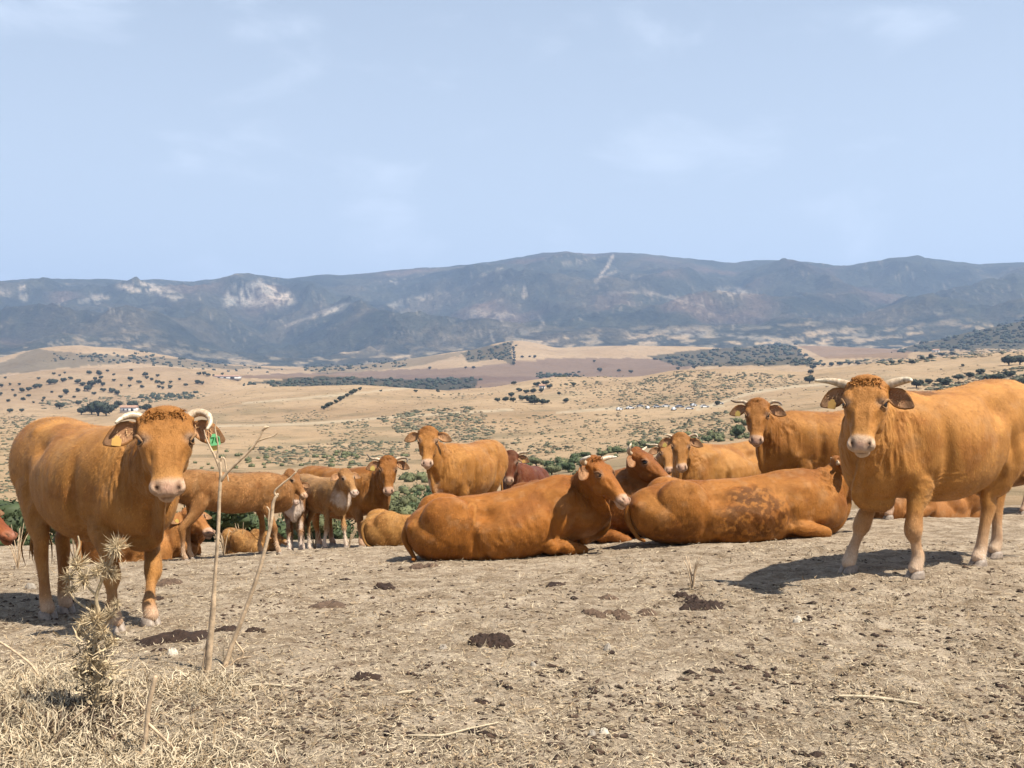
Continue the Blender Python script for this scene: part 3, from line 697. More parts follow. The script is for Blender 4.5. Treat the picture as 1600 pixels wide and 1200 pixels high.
    bl((.60, .36, .29), inhead * np.exp(-((HT - .505) / .03) ** 2 - (HLt / .038) ** 2) * (HF > -.01) * .55)
    bl((.035, .015, .012), inhead * hgs(.498, .046, .036, .033, .0165, .045, 1.9, -.6))
    bl((.06, .03, .02), inhead * np.exp(-((HF + .028 + .10 * np.maximum(0, .50 - HT)) / .0085) ** 2) * sstep(.42, .46, HT) * .9)
    bl(cream * [.62, .50, .45], inhead * sstep(.0, .3, fbm(relh * 30 + seed, 3, seed + 31)) * sstep(.42, .47, HT) * .55)
    ring = inhead * np.exp(-(((HT - .178) / .036) ** 2 + ((np.abs(HLt) - .100) / .034) ** 2 + ((HF - .03) / .05) ** 2) ** 1.5)
    bl(cream * .95, ring * g_('ring', .85) * (.55 + .45 * sstep(-.2, .3, fbm(relh * 22 + seed, 2, seed)))); bl(dark * .6, inhead * hgs(.235, .088, .03, .035, .012, .04, .55, .8))
    bl(base_c * [1.35, 1.5, 1.75], sstep(.02, .38, fbm(np.c_[LX * 3.2, LY * 3, LZ * 3.4] + seed * 2, 4, seed + 21)) * .42 * (~inhead))
    bl(base_c * [.66, .52, .44], sstep(.05, .42, fbm(np.c_[LX * 4, LY * 4, LZ * 4] + seed * 3, 4, seed + 22)) * .55 * (~inhead))
    bl((.52, .36, .20), sstep(.10, .45, fbm(V * 7 + seed, 4, seed + 23)) * .20 * (~inhead))
    st = sstep(.10, .30, fbm(V * 11 + seed, 4, seed + 24)) * np.exp(-((LX + .66) / .2) ** 2 - ((LZ - .86) / .24) ** 2); bl(base_c * [.34, .25, .2], st * .7)
    # pale lower legs and inner side
    pl = g_('pale', .5)
    if not lie:
        gzv = H(V[:, 0], V[:, 1], False); hgt = (V[:, 2] - gzv) / s
        wv = .06 * fbm(V * 9, 3, seed + 9)
        bl(cream, sstep(.34, .08, hgt + wv) * pl * (LZ < .6)); bl(cream, sstep(.55, .2, hgt + wv) * g_('paleleg', 0) * (LZ < .6))
        bl(dark * .8, sstep(.06, .0, np.abs(hgt + wv - .44)) * .25 * (LZ < .6)); bl(cream * 1.1, sstep(.17, .09, hgt) * g_('sock', .5))
    else:
        bl(cream, sstep(.16, .02, np.linalg.norm(V - gl(.68, g_('near', -1) * .12, .30), axis=1) / s) * .45)
    for (x, y, z, rad, amt) in g_('white', []):
        e = np.linalg.norm(np.c_[(LX - x) * Ls, (LY - y) * s, (LZ - z) * s], axis=1)
        bl(cream * 1.08, sstep(rad, rad * .5, e + .05 * fbm(V * 12, 3, 77)) * amt)
    for (x, z, rx, rz, amt) in g_('mud', []):
        e = np.hypot((LX - x) / rx, (LZ - z) / rz); nn = sstep(-.02, .16, fbm(V * 15 + seed, 4, seed + 12) + .35 * (1 - e))
        bl(base_c * [.20, .12, .08], sstep(1.1, .5, e) * nn * min(1, amt * 1.25))
    if g_('brand'):
        bx, by = pix(V); side = (LY * g_('near', -1) > 0)
        for pl_ in g_('brand'):
            ldb = line_dist(bx, by, pl_); bl(base_c * [1.25, 1.45, 1.8], sstep(2.6, 1.0, ldb) * side * .8); bl(base_c * .5, sstep(1.2, .0, np.abs(ldb - 3.4)) * side * .35)
    V = V - base
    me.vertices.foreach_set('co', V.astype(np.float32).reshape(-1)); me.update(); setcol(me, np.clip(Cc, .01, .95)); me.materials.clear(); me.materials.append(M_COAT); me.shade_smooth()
    fur_n = {True: 70000, False: 22000}[vox < .0105] if vox < .0145 else 0
    FUR = None
    if fur_n:
        rf = np.random.default_rng(seed + 77); ix = rf.integers(0, nV, fur_n); no = np.empty(nV * 3, np.float32); me.vertices.foreach_set('co', V.astype(np.float32).reshape(-1)); me.update(); me.vertices.foreach_get('normal', no); no = no.reshape(-1, 3).astype(float)[ix]
        b0 = V[ix] + rf.normal(0, vox * .4, (fur_n, 3)); hd = inhead[ix][:, None]
        fl = np.where(hd, -nv * .7 + lv * np.sign(HLt[ix])[:, None] * .3, -X * .55 - up * .8) + .35 * np.c_[fbm(V[ix] * 3, 2, 5), fbm(V[ix] * 3, 2, 6), fbm(V[ix] * 3, 2, 7)] * 1.6 + rf.normal(0, .16, (fur_n, 3))
        fl = fl - no * np.sum(fl * no, 1)[:, None]; fl /= np.linalg.norm(fl, axis=1)[:, None] + 1e-9
        ln = rf.uniform(.010, .026, fur_n)[:, None] * np.where(hd, .55, 1) * (1 if vox < .0105 else 1.3); tp = b0 + (fl + no * rf.uniform(.10, .34, (fur_n, 1))) * ln; w = np.cross(fl, no) * (.0011 if vox < .0105 else .002)
        FV = np.stack([b0 - w - no * .002, b0 + w - no * .002, tp], 1).reshape(-1, 3); tone = np.exp(.26 * rf.normal(size=fur_n) + .85 * fbm(np.c_[V[ix] @ X * 16, V[ix] @ Y * 16, V[ix][:, 2] * 5] + seed, 3, 3))[:, None]
        okf = ~(hd[:, 0] & (HT[ix] > .44)); FC = np.repeat(Cc[ix] * tone * [1.06, 1.06, 1.06], 3, 0); FV = FV.reshape(-1, 9)[okf].reshape(-1, 3); FC = FC.reshape(-1, 9)[okf].reshape(-1, 3)
        FUR = mesh_np('coat_hair', FV, np.arange(len(FV)).reshape(-1, 3), False); setcol(FUR, np.clip(FC, .008, .95)); FUR.materials.append(M_COAT)
    root = empty(g_('name', 'cow'), base); tag(root, spec['label'], g_('cat', 'cow'), g_('group'))
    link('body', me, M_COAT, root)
    if FUR is not None: link('coat_hair', FUR, None, root)['kind'] = 'stuff'
    loc = lambda p: np.asarray(p) - base
    # eyes
    for sd_ in (-1, 1):
        e = MB(); ellipsoid(e, loc(hp(.178, sd_ * .1015, .024)), HX, (.022 * hs, .023 * hs, .029 * hs)); link('eye', e.mesh('eye'), M_EYE, root)
        e = MB()   # upper lid
        tube(e, [loc(hp(.150, sd_ * .108, -.008)), loc(hp(.145, sd_ * .124, .022)), loc(hp(.163, sd_ * .118, .052)), loc(hp(.20, sd_ * .100, .055))], [.005 * hs, .008 * hs, .009 * hs, .005 * hs], fv, 12, 8)
        tube(e, [loc(hp(.160, sd_ * .116, -.008)), loc(hp(.196, sd_ * .118, .008)), loc(hp(.212, sd_ * .108, .034)), loc(hp(.205, sd_ * .098, .052))], [.003 * hs, .0045 * hs, .005 * hs, .003 * hs], fv, 10, 7)
        if g_('shut'): ellipsoid(e, loc(hp(.170, sd_ * .108, .022)), HX, (.023 * hs, .027 * hs, .027 * hs))
        m_ = e.mesh('eyelid'); setcol(m_, np.tile((cream * .25 + base_c * .55) * g_('lid', .85), (len(m_.vertices), 1))); link('eyelid', m_, M_COAT, root)
    # ears
    el = g_('ear', (.0, .0))      # (droop, forward turn)
    for sd_ in (-1, 1):
        d_out = unit(lv * sd_ * 1.0 + nv * (.22 + el[0]) + fv * (-.10 + el[1] * .2)); face = unit(fv * .8 + nv * .35 + lv * sd_ * .25); face = unit(face - d_out * (face @ d_out))
        wd = np.cross(face, d_out); el_l = g_('earlen', .21) * hs; o0 = loc(hp(.045, sd_ * .100, -.035)); rings = []
        for (t, w_, cp) in [(0, .022, .6), (.12, .034, .8), (.28, .054, .55), (.45, .064, .40), (.62, .060, .32), (.78, .046, .25), (.92, .024, .2), (1.0, .008, .1)]:
            th2 = np.linspace(-1, 1, 7); outer = [o0 + d_out * t * el_l + wd * q * w_ * hs + face * (cp * (q * q) - .15 * 1) * w_ * hs + nv * .03 * t * t * hs for q in th2]
            inner = [p + face * .007 * hs * (1 - .7 * abs(q)) for p, q in zip(outer, th2)][::-1]
            back = [p - face * .004 * hs for p in outer]
            rings.append(np.array(back + inner))
        mbe = MB(); V_, T_, Q_ = loft(rings); mbe.add(V_, T_, Q_); m_ = mbe.mesh('ear')
        ce = np.zeros((len(V_), 3)) + base_c * [.8, .7, .6]; k14 = np.arange(len(V_) - 2) % 14
        tt = (np.arange(len(V_) - 2) // 14) / 7.
        inn = (k14 >= 8) & (k14 <= 12); ce[:-2][inn] = (np.array(g_('earin', (.46, .27, .15)))); ce[:-2][(tt > .7) | (k14 == 0) | (k14 == 6)] *= .55
        setcol(m_, np.clip(ce, .01, 1)); ear = link('ear', m_, M_COAT, root)
        # hair tuft in the ear
        hb_ = MB(); rr_ = np.random.default_rng(seed + sd_)
        for q in range(26 if vox < .012 else 10):
            t = rr_.uniform(.1, .7); b0 = o0 + d_out * t * el_l + wd * rr_.uniform(-.6, .6) * .05 * hs + face * .002
            dd = unit(face * .7 + d_out * .5 + wd * rr_.uniform(-.8, .8) + nv * rr_.uniform(0, .8)) * rr_.uniform(.02, .05) * hs
            w2 = unit(np.cross(dd, face + .1)) * .003 * hs; hb_.add([b0 - w2, b0 + w2, b0 + dd * .6 + w2 * .6 + nv * .004, b0 + dd], T=[(0, 1, 2), (0, 2, 3)])
        m_ = hb_.mesh('ear_hair'); setcol(m_, np.tile(np.array(g_('earhair', (.60, .40, .22))), (len(m_.vertices), 1))); link('ear_hair', m_, M_COAT, ear)['kind'] = 'stuff'
        tg = g_('tags', {}).get(sd_)
        if tg:
            for (mt_, t, dz, w_, h_, txt) in tg:
                c0 = o0 + d_out * t * el_l + face * (.03 + .012 * (mt_ is M_TAGG)) * hs; camv = unit(-(c0 + base) * [1, 1, 0]); sx = unit(np.cross(up, -camv)); sx = -sx if sx[0] < 0 else sx
                c0 = c0 + camv * .02
                tilt = .12 * sd_; ux = sx * math.cos(tilt) + up * math.sin(tilt); uz = -sx * math.sin(tilt) + up * math.cos(tilt)
                out = [(-.22, .5), (.22, .5), (.30, .30), (.5, .18), (.5, -.42), (.42, -.5), (-.42, -.5), (-.5, -.42), (-.5, .18), (-.30, .30)]
                Vt = [c0 + ux * a * w_ + uz * (b * h_ + dz) + camv * e_ for e_ in (.0015, -.0015) for a, b in out]
                k_ = len(out); Qs = [[i, (i + 1) % k_, k_ + (i + 1) % k_, k_ + i] for i in range(k_)]
                m_ = bpy.data.meshes.new('ear_tag'); m_.from_pydata([tuple(q) for q in Vt], [], [list(range(k_))[::-1], list(range(k_, 2 * k_))] + Qs)
                tgo = link('ear_tag', m_, mt_, ear)
                if txt:
                    cu = bpy.data.curves.new('num', 'FONT'); cu.body = txt; cu.size = h_ * .72; cu.align_x = 'CENTER'; cu.align_y = 'CENTER'; cu.extrude = .0004; cu.offset = .0012
                    to = bpy.data.objects.new('num', cu); COL.objects.link(to); dg = bpy.context.evaluated_depsgraph_get(); m2 = bpy.data.meshes.new_from_object(to.evaluated_get(dg)); bpy.data.objects.remove(to)
                    cc = c0 + uz * (dz - .06 * h_) + camv * .0022; M4 = Matrix(((ux[0], uz[0], camv[0], cc[0]), (ux[1], uz[1], camv[1], cc[1]), (ux[2], uz[2], camv[2], cc[2]), (0, 0, 0, 1)))
                    m2.transform(M4); m2.materials.clear(); m2.materials.append(M_INK); link('tag_number', m2, None, tgo)
    if vox < .0105:
        hb_ = MB(); rr_ = np.random.default_rng(seed + 5)
        for q in range(170):
            l_ = rr_.uniform(-.085, .085); t_ = rr_.uniform(-.03, .05); top = .058 + .012 * (t_ > .0) - .35 * l_ * l_; f_ = top if t_ > -.01 else top - (-.01 - t_) * 1.2
            b0 = loc(hp(t_, l_, f_ - .006)); d1 = unit(fv * .7 - nv * rr_.uniform(-.6, 1.0) + lv * rr_.normal(0, .8)); ln = rr_.uniform(.014, .032) * hs; w2 = unit(np.cross(d1, rr_.normal(size=3))) * .0035 * hs
            c1 = b0 + d1 * ln * .5; c2 = c1 + unit(d1 * .3 + nv * rr_.uniform(0, 1) + lv * rr_.normal(0, .7)) * ln * .5; c3 = c2 + unit(-fv * .6 + nv * .6 + lv * rr_.normal(0, .6)) * ln * .35
            hb_.add([b0 - w2, b0 + w2, c1 - w2, c1 + w2, c2 - w2 * .7, c2 + w2 * .7, c3], T=[(4, 5, 6)], Q=[(0, 1, 3, 2), (2, 3, 5, 4)])
        m_ = hb_.mesh('poll_hair'); pc = base_c * [.95, .86, .76]; setcol(m_, pc * (1 + .25 * rr_.normal(size=(len(m_.vertices), 1))).clip(.5, 1.5)); link('poll_hair', m_, M_COAT, root)['kind'] = 'stuff'
    # horns
    for sd_, pts in g_('horns', {}).items():
        k_ = len(pts); rr_ = g_('hr', .030) * hs; e = MB()
        p3 = [hp(.012, sd_ * .085, -.012)] + [hp(-u, sd_ * l, f) for l, u, f in pts]; p3 = [loc(p) for p in p3]
        rad = [rr_ * 1.05] + [rr_ * (1 - .72 * ((i + 1) / k_) ** 1.6) for i in range(k_)]
        tube(e, p3, rad, fv, 26, 12); m_ = e.mesh('horn'); n_ = len(m_.vertices); tt = np.linspace(0, 1, n_)
        tipc = np.array(g_('tip', (.70, .60, .44))); cb = np.array((.62, .50, .36)); C2 = np.array([cb * (1 - t) + tipc * t for t in np.clip((tt - .45) / .4, 0, 1)]); C2[-2] = cb; C2[-1] = tipc
        C2 *= (1 + .40 * fbm(np.c_[tt * 22, np.zeros(n_), np.zeros(n_)], 2, seed))[:, None]
        setcol(m_, np.clip(C2, .02, .95)); link('horn', m_, M_HORN, root)
    # hooves: two claws each
    for ft_, fd in feet:
        e = MB(); sdv = np.cross(up, fd); f0 = loc(ft_)
        for q in (-1, 1):
            rings = []
            for (zz, l0, l1, w_) in [(0., -.048, .090, .036), (.022, -.050, .078, .037), (.048, -.046, .055, .035), (.072, -.036, .034, .030)]:
                th3 = np.linspace(0, 2 * math.pi, 10, endpoint=False)
                cx = (l0 + l1) / 2; rx = (l1 - l0) / 2
                rings.append(np.array([f0 + .88 * s * (fd * (cx + rx * math.cos(t) + .0) + sdv * (q * .034 + w_ * math.sin(t) * .95 - q * .010 * math.cos(t)) + up * (zz - .008)) for t in th3]))
            V_, T_, Q_ = loft(rings); e.add(V_, T_, Q_)
        link('hoof', e.mesh('hoof'), M_HOOF, root)
    # tail
    e = MB(); tp = g_('tail')
    if not lie:
        ts = [tl(-.80, 0, 1.30), tl(-.90, 0, 1.18), tl(-.915, .02, .95), tl(-.90, .03, .70), tl(-.90, .05, .52)]; rr_ = [.045, .035, .024, .018, .014]
    else:
        q = g_('near', -1); ts = [tl(-.80, q * .0, 1.26), tl(-.885, q * .03, 1.08), tl(-.84, q * .10, .86), gl(-.84, q * .24, .06)]; rr_ = [.045, .036, .022, .016]
    tube(e, [loc(p) for p in ts], [a * s for a in rr_], Y, 24, 10)
    m_ = e.mesh('tail'); setcol(m_, np.tile(base_c * .85, (len(m_.vertices), 1))); tlo = link('tail', m_, M_COAT, root)
    if not lie or g_('tuft'):
        e = MB(); rr2 = np.random.default_rng(seed); e0 = loc(ts[-1])
        for q in range(40):
            o_ = np.array([rr2.normal(0, .016), rr2.normal(0, .016), 0]); ln = rr2.uniform(.16, .30) * s
            tube(e, [e0 + o_ + up * .03, e0 + o_ * 2.2 - up * ln * .5, e0 + o_ * 1.8 - up * ln + rr2.normal(0, .012, 3)], [.006, .007, .0015], Y, 5, 4, False)
        m_ = e.mesh('tuft'); setcol(m_, np.tile(base_c * .8, (len(m_.vertices), 1))); link('tuft', m_, M_COAT, tlo)['kind'] = 'stuff'
    return root

TAN = (.56, .285, .105); RED = (.42, .175, .055); BRN = (.36, .165, .062)
hy = M_TAGY; ho_ = M_TAGO
STR = lambda l=.26, u=.03, f=.02: [(.16, .012, 0), (l * .8, u * .7, f * .5), (l, u, f)]
UPH = [(.16, .01, 0), (.22, .04, .03), (.25, .10, .05)]
G1 = 'cattle of the tan herd'
COWS = [
 dict(label='large tan cow standing at left, hooked horn over a green number tag', A=(98, 653, 7.35), B=(206, 664, 6.75), poll=(258, 652, 6.12), s=1.04, wid=1.02, hs=1.10, wf=1.24, hl=.90, pitch=58, daz=3,
      FR=(180, 985, 6.35), FL=(236, 977, 6.5), HR=(75, 968, 7.0), HL=(103, 960, 7.2), vox=.0085, col=(.54, .265, .088), tip=(.74, .66, .52), hr=.026, ring=.95, polldark=.7, neck=1.05,
      horns={-1: [(.12, .014, 0), (.150, .010, .01), (.180, -.015, .02), (.205, -.050, .03)], 1: [(.125, .024, 0), (.160, .016, .02), (.186, -.025, .04), (.188, -.080, .05), (.172, -.125, .055)]},
      tags={-1: [(ho_, .62, -.045, .056, .062, None)], 1: [(hy, .64, -.092, .052, .060, None), (M_TAGG, .68, -.050, .062, .075, '70')]}, ear=(.08, .0), earlen=.205, cream=(.68, .52, .38), sock=.7, pale=.25),
 dict(label='big orange tan cow standing at right, straight blunt horns, pale lower legs', A=(1540, 594, 7.95), B=(1390, 610, 7.42), poll=(1355, 601, 6.95), s=1.10, wid=.95, hs=1.02, wf=1.13, hl=.93, pitch=56, daz=-8,
      FL=(1430, 903, 7.25), FR=(1326, 890, 7.5), HL=(1528, 886, 7.75), HR=(1553, 873, 8.2), vox=.0085, col=(.66, .32, .10), tip=(.80, .72, .56), hr=.032, pale=.8, paleleg=.35, sock=.8, ring=.9, polldark=.55, cream=(.74, .60, .45), neck=1.22, udder=1,
      horns={-1: [(.15, .012, 0), (.21, .022, .01), (.285, .018, .02)], 1: [(.14, .014, 0), (.19, .026, .01), (.225, .018, .03), (.238, .002, .04)]},
      tags={-1: [(ho_, .55, -.055, .055, .07, None)]}, ear=(.18, .3), earlen=.185, mud=[(.30, 1.36, .22, .03, .55)]),
 dict(label='reddish tan cow lying in the centre, head turned right, eyes half shut', brand=[[(732, 792), (735, 787), (740, 787), (743, 792), (742, 804), (741, 819)], [(646, 814), (650, 812), (648, 824), (645, 838)]], lie=True, cream=(.66, .50, .38), A=(706, 778, 9.7), B=(872, 741, 9.95), poll=(925, 722, 9.65), s=.93, wid=1.12, hs=1.14, az=-38, pitch=44, roll=0, vox=.010, near=-1,
      col=(.45, .175, .040), shut=1, hr=.030, tip=(.82, .76, .66), horns={-1: [(.15, .01, .01), (.19, .0, .06), (.17, -.02, .12)], 1: [(.16, .012, 0), (.24, .0, .04), (.32, -.02, .06)]}, ear=(.1, 0), ring=.5, mud=[(-.35, 1.12, .16, .13, .22)], neck=1.06),
 dict(label='dark tan cow lying behind the central one, chin raised to the right', lie=True, A=(845, 765, 11.5), B=(972, 731, 11.0), poll=(993, 708, 10.8), s=.95, hs=1.1, az=-32, pitch=36, vox=.013, near=-1,
      col=(.38, .14, .036), horns={-1: [(.15, .02, .02), (.17, .03, .07), (.15, .05, .11)], 1: STR(.24, .02, .05)}, hr=.026, ring=.5),
 dict(label='tan cow lying at right of centre, manure patches on its flank', lie=True, A=(1064, 751, 9.9), B=(1243, 731, 10.15), poll=(1306, 722, 10.3), s=.93, wid=1.12, hs=1.05, az=-8, pitch=30, vox=.010, near=-1, hindout=False,
      col=(.48, .20, .050), mud=[(.05, .95, .42, .30, .58), (-.55, .85, .25, .3, .35), (.05, 1.2, .22, .10, .55)], horns={-1: STR(.18, .03, .02), 1: STR(.18, .03, .02)}, hr=.022, neck=1.05),
 dict(label='tan cow standing behind the manure-patched one, staring ahead', A=(1350, 636, 12.0), B=(1234, 641, 11.6), poll=(1184, 630, 11.2), s=.98, hs=1.04, wf=1.12, pitch=58, daz=-4, vox=.013,
      FL=(1240, 824, 11.3), FR=(1215, 820, 11.7), HL=(1388, 812, 11.8), HR=(1402, 806, 12.2), col=(.48, .215, .060), pale=.9, tip=(.12, .08, .06), hr=.022,
      horns={-1: [(.15, .02, 0), (.22, .015, .0), (.27, .035, .0)], 1: [(.15, .02, 0), (.21, .0, .02), (.24, -.04, .03)]}, tags={-1: [(hy, .5, -.045, .055, .065, None)]}),
 dict(label='tan cow resting behind the dark tan one, face to the camera', lie=True, A=(1172, 688, 14.1), B=(1092, 692, 13.5), poll=(1063, 682, 13.1), s=.98, hs=1.0, pitch=58, daz=4, vox=.015, near=1,
      col=(.50, .24, .075), tags={-1: [(hy, .5, -.04, .055, .06, None)]}, horns={-1: [(.15, .02, 0), (.2, .03, .0)], 1: [(.15, .02, 0), (.20, .02, .02), (.22, -.02, .02)]}, hr=.022),
 dict(label='cow half hidden between two faces, pale horn pointing left', lie=True, A=(1090, 706, 15.2), B=(1040, 708, 14.7), poll=(1041, 697, 14.3), s=.92, hs=.95, pitch=52, daz=8, vox=.018, near=1, col=(.50, .25, .09),
      horns={-1: [(.15, .02, 0), (.25, .03, .0), (.32, .03, .02)]}, hr=.022),
 dict(label='hornless tan cow standing tall behind the central lying one', A=(757, 687, 13.95), B=(703, 692, 13.15), poll=(669, 673, 12.7), s=.98, hs=1.03, wf=1.08, pitch=57, daz=-3, vox=.013,
      FL=(700, 846, 13.1), FR=(668, 846, 13.2), HL=(748, 842, 13.9), HR=(735, 840, 14.2), col=(.53, .25, .075), earin=(.5, .3, .16), cream=(.78, .62, .48), white=[(.88, -.05, .80, .16, .8)], neck=1.05),
 dict(label='dark red cow with one long pale horn, farthest of the herd', A=(836, 728, 16.3), B=(812, 722, 15.5), poll=(798, 709, 14.9), s=.95, hs=1.0, pitch=58, daz=-6, vox=.018,
      FL=(822, 835, 15.2), FR=(800, 835, 15.3), HL=(850, 832, 16.3), HR=(835, 832, 16.5), col=(.16, .040, .018), horns={1: [(.15, .02, 0), (.26, .02, .03), (.33, .09, .05)], -1: [(.15, .02, 0), (.2, .04, 0)]}, hr=.026, tags={1: [(ho_, .5, -.04, .05, .05, None)]}),
 dict(label='tan cow with curved horns and yellow tag standing behind the calf', A=(497, 728, 15.0), B=(572, 729, 14.5), poll=(606, 718, 14.0), s=.97, hs=1.06, wf=1.05, pitch=60, daz=2, vox=.013,
      FL=(588, 850, 14.2), FR=(566, 850, 13.9), HL=(520, 846, 15.0), HR=(500, 846, 14.8), col=(.40, .17, .045), tip=(.06, .05, .04), hr=.024,
      horns={-1: [(.15, .01, 0), (.22, .02, .0), (.28, .085, .0)], 1: [(.15, .015, 0), (.22, .015, .02), (.26, -.02, .04), (.25, -.07, .05)]}, tags={-1: [(hy, .5, -.04, .065, .07, None)]}),
 dict(name='calf', cat='calf', label='pale calf with white chest and legs looking right', A=(480, 741, 12.9), B=(523, 746, 12.35), poll=(538, 737, 12.05), s=.58, hs=1.22, pitch=46, az=-48, vox=.012,
      FR=(508, 856, 12.15), FL=(541, 856, 12.2), HR=(470, 852, 12.9), HL=(484, 850, 13.1), col=(.50, .29, .14), pale=1.0, paleleg=.9, white=[(.86, -.05, .95, .16, .9)], cream=(.76, .68, .58)),
 dict(name='calf', cat='calf', label='brown young animal standing side-on behind the tall dry stalk', A=(312, 734, 10.75), B=(420, 737, 11.25), poll=(452, 738, 11.5), s=.58, hs=1.22, pitch=52, az=-22, vox=.012,
      FR=(436, 866, 11.1), FL=(408, 862, 11.5), HR=(290, 879, 10.5), HL=(300, 874, 10.9), col=(.40, .20, .085), pale=.85, paleleg=.55, cream=(.70, .54, .38)),
 dict(name='calf', cat='calf', label='white-chested calf facing the camera beside the slanting stalk', A=(463, 765, 13.1), B=(460, 764, 12.45), poll=(462, 752, 12.15), s=.50, hs=1.2, pitch=60, vox=.012,
      FR=(452, 857, 12.2), FL=(470, 857, 12.2), HR=(456, 850, 13.1), HL=(474, 850, 13.1), col=(.33, .16, .07), pale=1.0, paleleg=1.0, white=[(.88, 0, .85, .2, .95), (.8, 0, .65, .2, .9)], cream=(.78, .70, .62)),
 dict(label='reddish cow lying behind the legs of the brown young animal', lie=True, A=(172, 812, 11.1), B=(268, 800, 11.7), poll=(294, 800, 11.6), s=.95, hs=.98, az=-35, pitch=28, vox=.013, near=-1, col=(.48, .22, .08), tags={-1: [(hy, .5, -.03, .045, .05, None)]}),
 dict(name='calf', cat='calf', label='tan calf curled on the ground beneath the brown young animal', lie=True, A=(372, 845, 12.1), B=(412, 838, 12.4), poll=(424, 832, 12.3), s=.50, hs=1.0, az=-10, pitch=30, vox=.013, near=-1, col=(.50, .28, .12)),
 dict(label='tan animal lying behind the rump of the central cow', lie=True, A=(606, 801, 12.2), B=(684, 800, 12.6), poll=(706, 806, 12.6), s=.70, hs=1.0, az=0, pitch=30, vox=.014, near=-1, col=(.56, .30, .11)),
 dict(label='dark red cow at the left edge, only its muzzle and cheek showing', lie=True, A=(-235, 810, 9.7), B=(-95, 795, 9.3), poll=(-42, 790, 9.0), s=.95, hs=1.05, az=-14, pitch=34, vox=.012, near=-1, col=(.30, .085, .035), cream=(.34, .13, .07), ring=.1),
 dict(label='reddish cow lying beyond the belly of the big right cow', lie=True, A=(1500, 757, 12.6), B=(1408, 748, 12.2), poll=(1372, 742, 12.0), s=.92, hs=1.0, az=200, pitch=30, vox=.016, near=1, col=(.44, .19, .065)),
 dict(label='white-footed cow standing behind the hind legs of the big right cow', A=(1618, 672, 13.5), B=(1528, 670, 13.1), poll=(1490, 668, 12.8), s=.95, hs=.95, pitch=50, vox=.016,
      FL=(1510, 806, 12.7), FR=(1532, 803, 13.1), HL=(1598, 812, 12.9), HR=(1625, 806, 13.5), col=(.48, .23, .08), pale=1.0, paleleg=.8),
]
for sp in COWS:
    sp.setdefault('group', 'calves in the herd' if sp.get('cat') == 'calf' else 'tan cattle on the hilltop'); cow(sp)
#@@REST
# ------------------------------------------------------------------ trees, bushes, scrub
def leaf_cloud(mb, c, rad, n, size, rg, lobes=6, flat=.8, droop=0.):
    """n leaf-sized faces spread through lumpy lobes round centre c"""
    c = np.asarray(c, float); L_ = []
    for k in range(lobes):
        a = rg.uniform(0, 2 * math.pi); e = rg.uniform(-.25, .8); q = rg.uniform(.25, .62)
        L_.append((c + np.array([math.cos(a) * math.cos(e), math.sin(a) * math.cos(e), math.sin(e) * flat]) * rad * q, rad * rg.uniform(.36, .58)))
    L_.append((c, rad * .62)); w = np.array([l[1] ** 2 for l in L_]); w /= w.sum(); idx = rg.choice(len(L_), n, p=w)
    cc = np.array([L_[i][0] for i in idx]); rr = np.array([L_[i][1] for i in idx])
    u = rg.normal(size=(n, 3)); u /= np.linalg.norm(u, axis=1)[:, None]
    p = cc + u * (rr * rg.uniform(.55, 1.08, n))[:, None] * [1, 1, flat]
    t1 = rg.normal(size=(n, 3)); t1 /= np.linalg.norm(t1, axis=1)[:, None]; t2 = np.cross(t1, u + .4 * rg.normal(size=(n, 3))); t2 /= np.linalg.norm(t2, axis=1)[:, None] + 1e-9
    s1 = (size * rg.uniform(.6, 1.4, n))[:, None]; s2 = s1 * .55
    V = np.stack([p - t1 * s1, p + t2 * s2, p + t1 * s1, p - t2 * s2], 1).reshape(-1, 3)
    mb.add(V, Q=np.arange(4 * n).reshape(-1, 4))
    return L_
def blob(mb, c, r, rg, nu=7, nv=5, flat=.8, rough=.3):
    c = np.asarray(c, float); rings = []; ph = rg.uniform(0, 9, 3)
    for j in range(1, nv):
        v = -math.pi / 2 + math.pi * j / nv; th = np.linspace(0, 2 * math.pi, nu, endpoint=False) + .3 * j
        rr = r * (1 + rough * np.sin(th * 2 + ph[0] + j) * .5 + rough * rg.uniform(-.5, .5, nu))
        rings.append(np.c_[c[0] + np.cos(th) * math.cos(v) * rr, c[1] + np.sin(th) * math.cos(v) * rr, c[2] + math.sin(v) * rr * flat])
    V, T, Q = loft(rings); mb.add(V, T, Q)
def make_tree_meshes(seed, leafm, n=420, lobes=7, flat=.8):
    rg = np.random.default_rng(seed); mb = MB()      # unit tree: height 1, crown radius about .55
    L_ = leaf_cloud(mb, (0, 0, .44), .52, n, .075 * (420 / n) ** .5, rg, lobes, flat)
    for c_, r_ in L_: blob(mb, c_, r_ * .80, rg, 8, 6, flat, .35)
    cr = mb.mesh('crown', False); cr.materials.append(leafm)
    tb = MB(); tube(tb, [(0, 0, -.12), (.01, .01, .15), (.03, 0, .42)], [.055, .042, .025], (1, 0, 0), 5, 7)
    for k in range(3):
        a = rg.uniform(0, 6.28); tube(tb, [(.01, .01, .16), (.13 * math.cos(a), .13 * math.sin(a), .34), (.24 * math.cos(a), .24 * math.sin(a), .52)], [.026, .018, .008], (.3, .4, .8), 4, 5)
    tr = tb.mesh('trunk'); tr.materials.append(M_BARK)
    return cr, tr
OAKS = [make_tree_meshes(100 + k, M_OAK, 420, 5 + k) for k in range(4)]
BUSHM = [make_tree_meshes(200 + k, M_OAK, 900, 9, .72) for k in range(2)]
NEARB = [make_tree_meshes(300 + k, (M_LEAF, M_LEAF2)[k % 2], 2600, 12, .7) for k in range(4)]
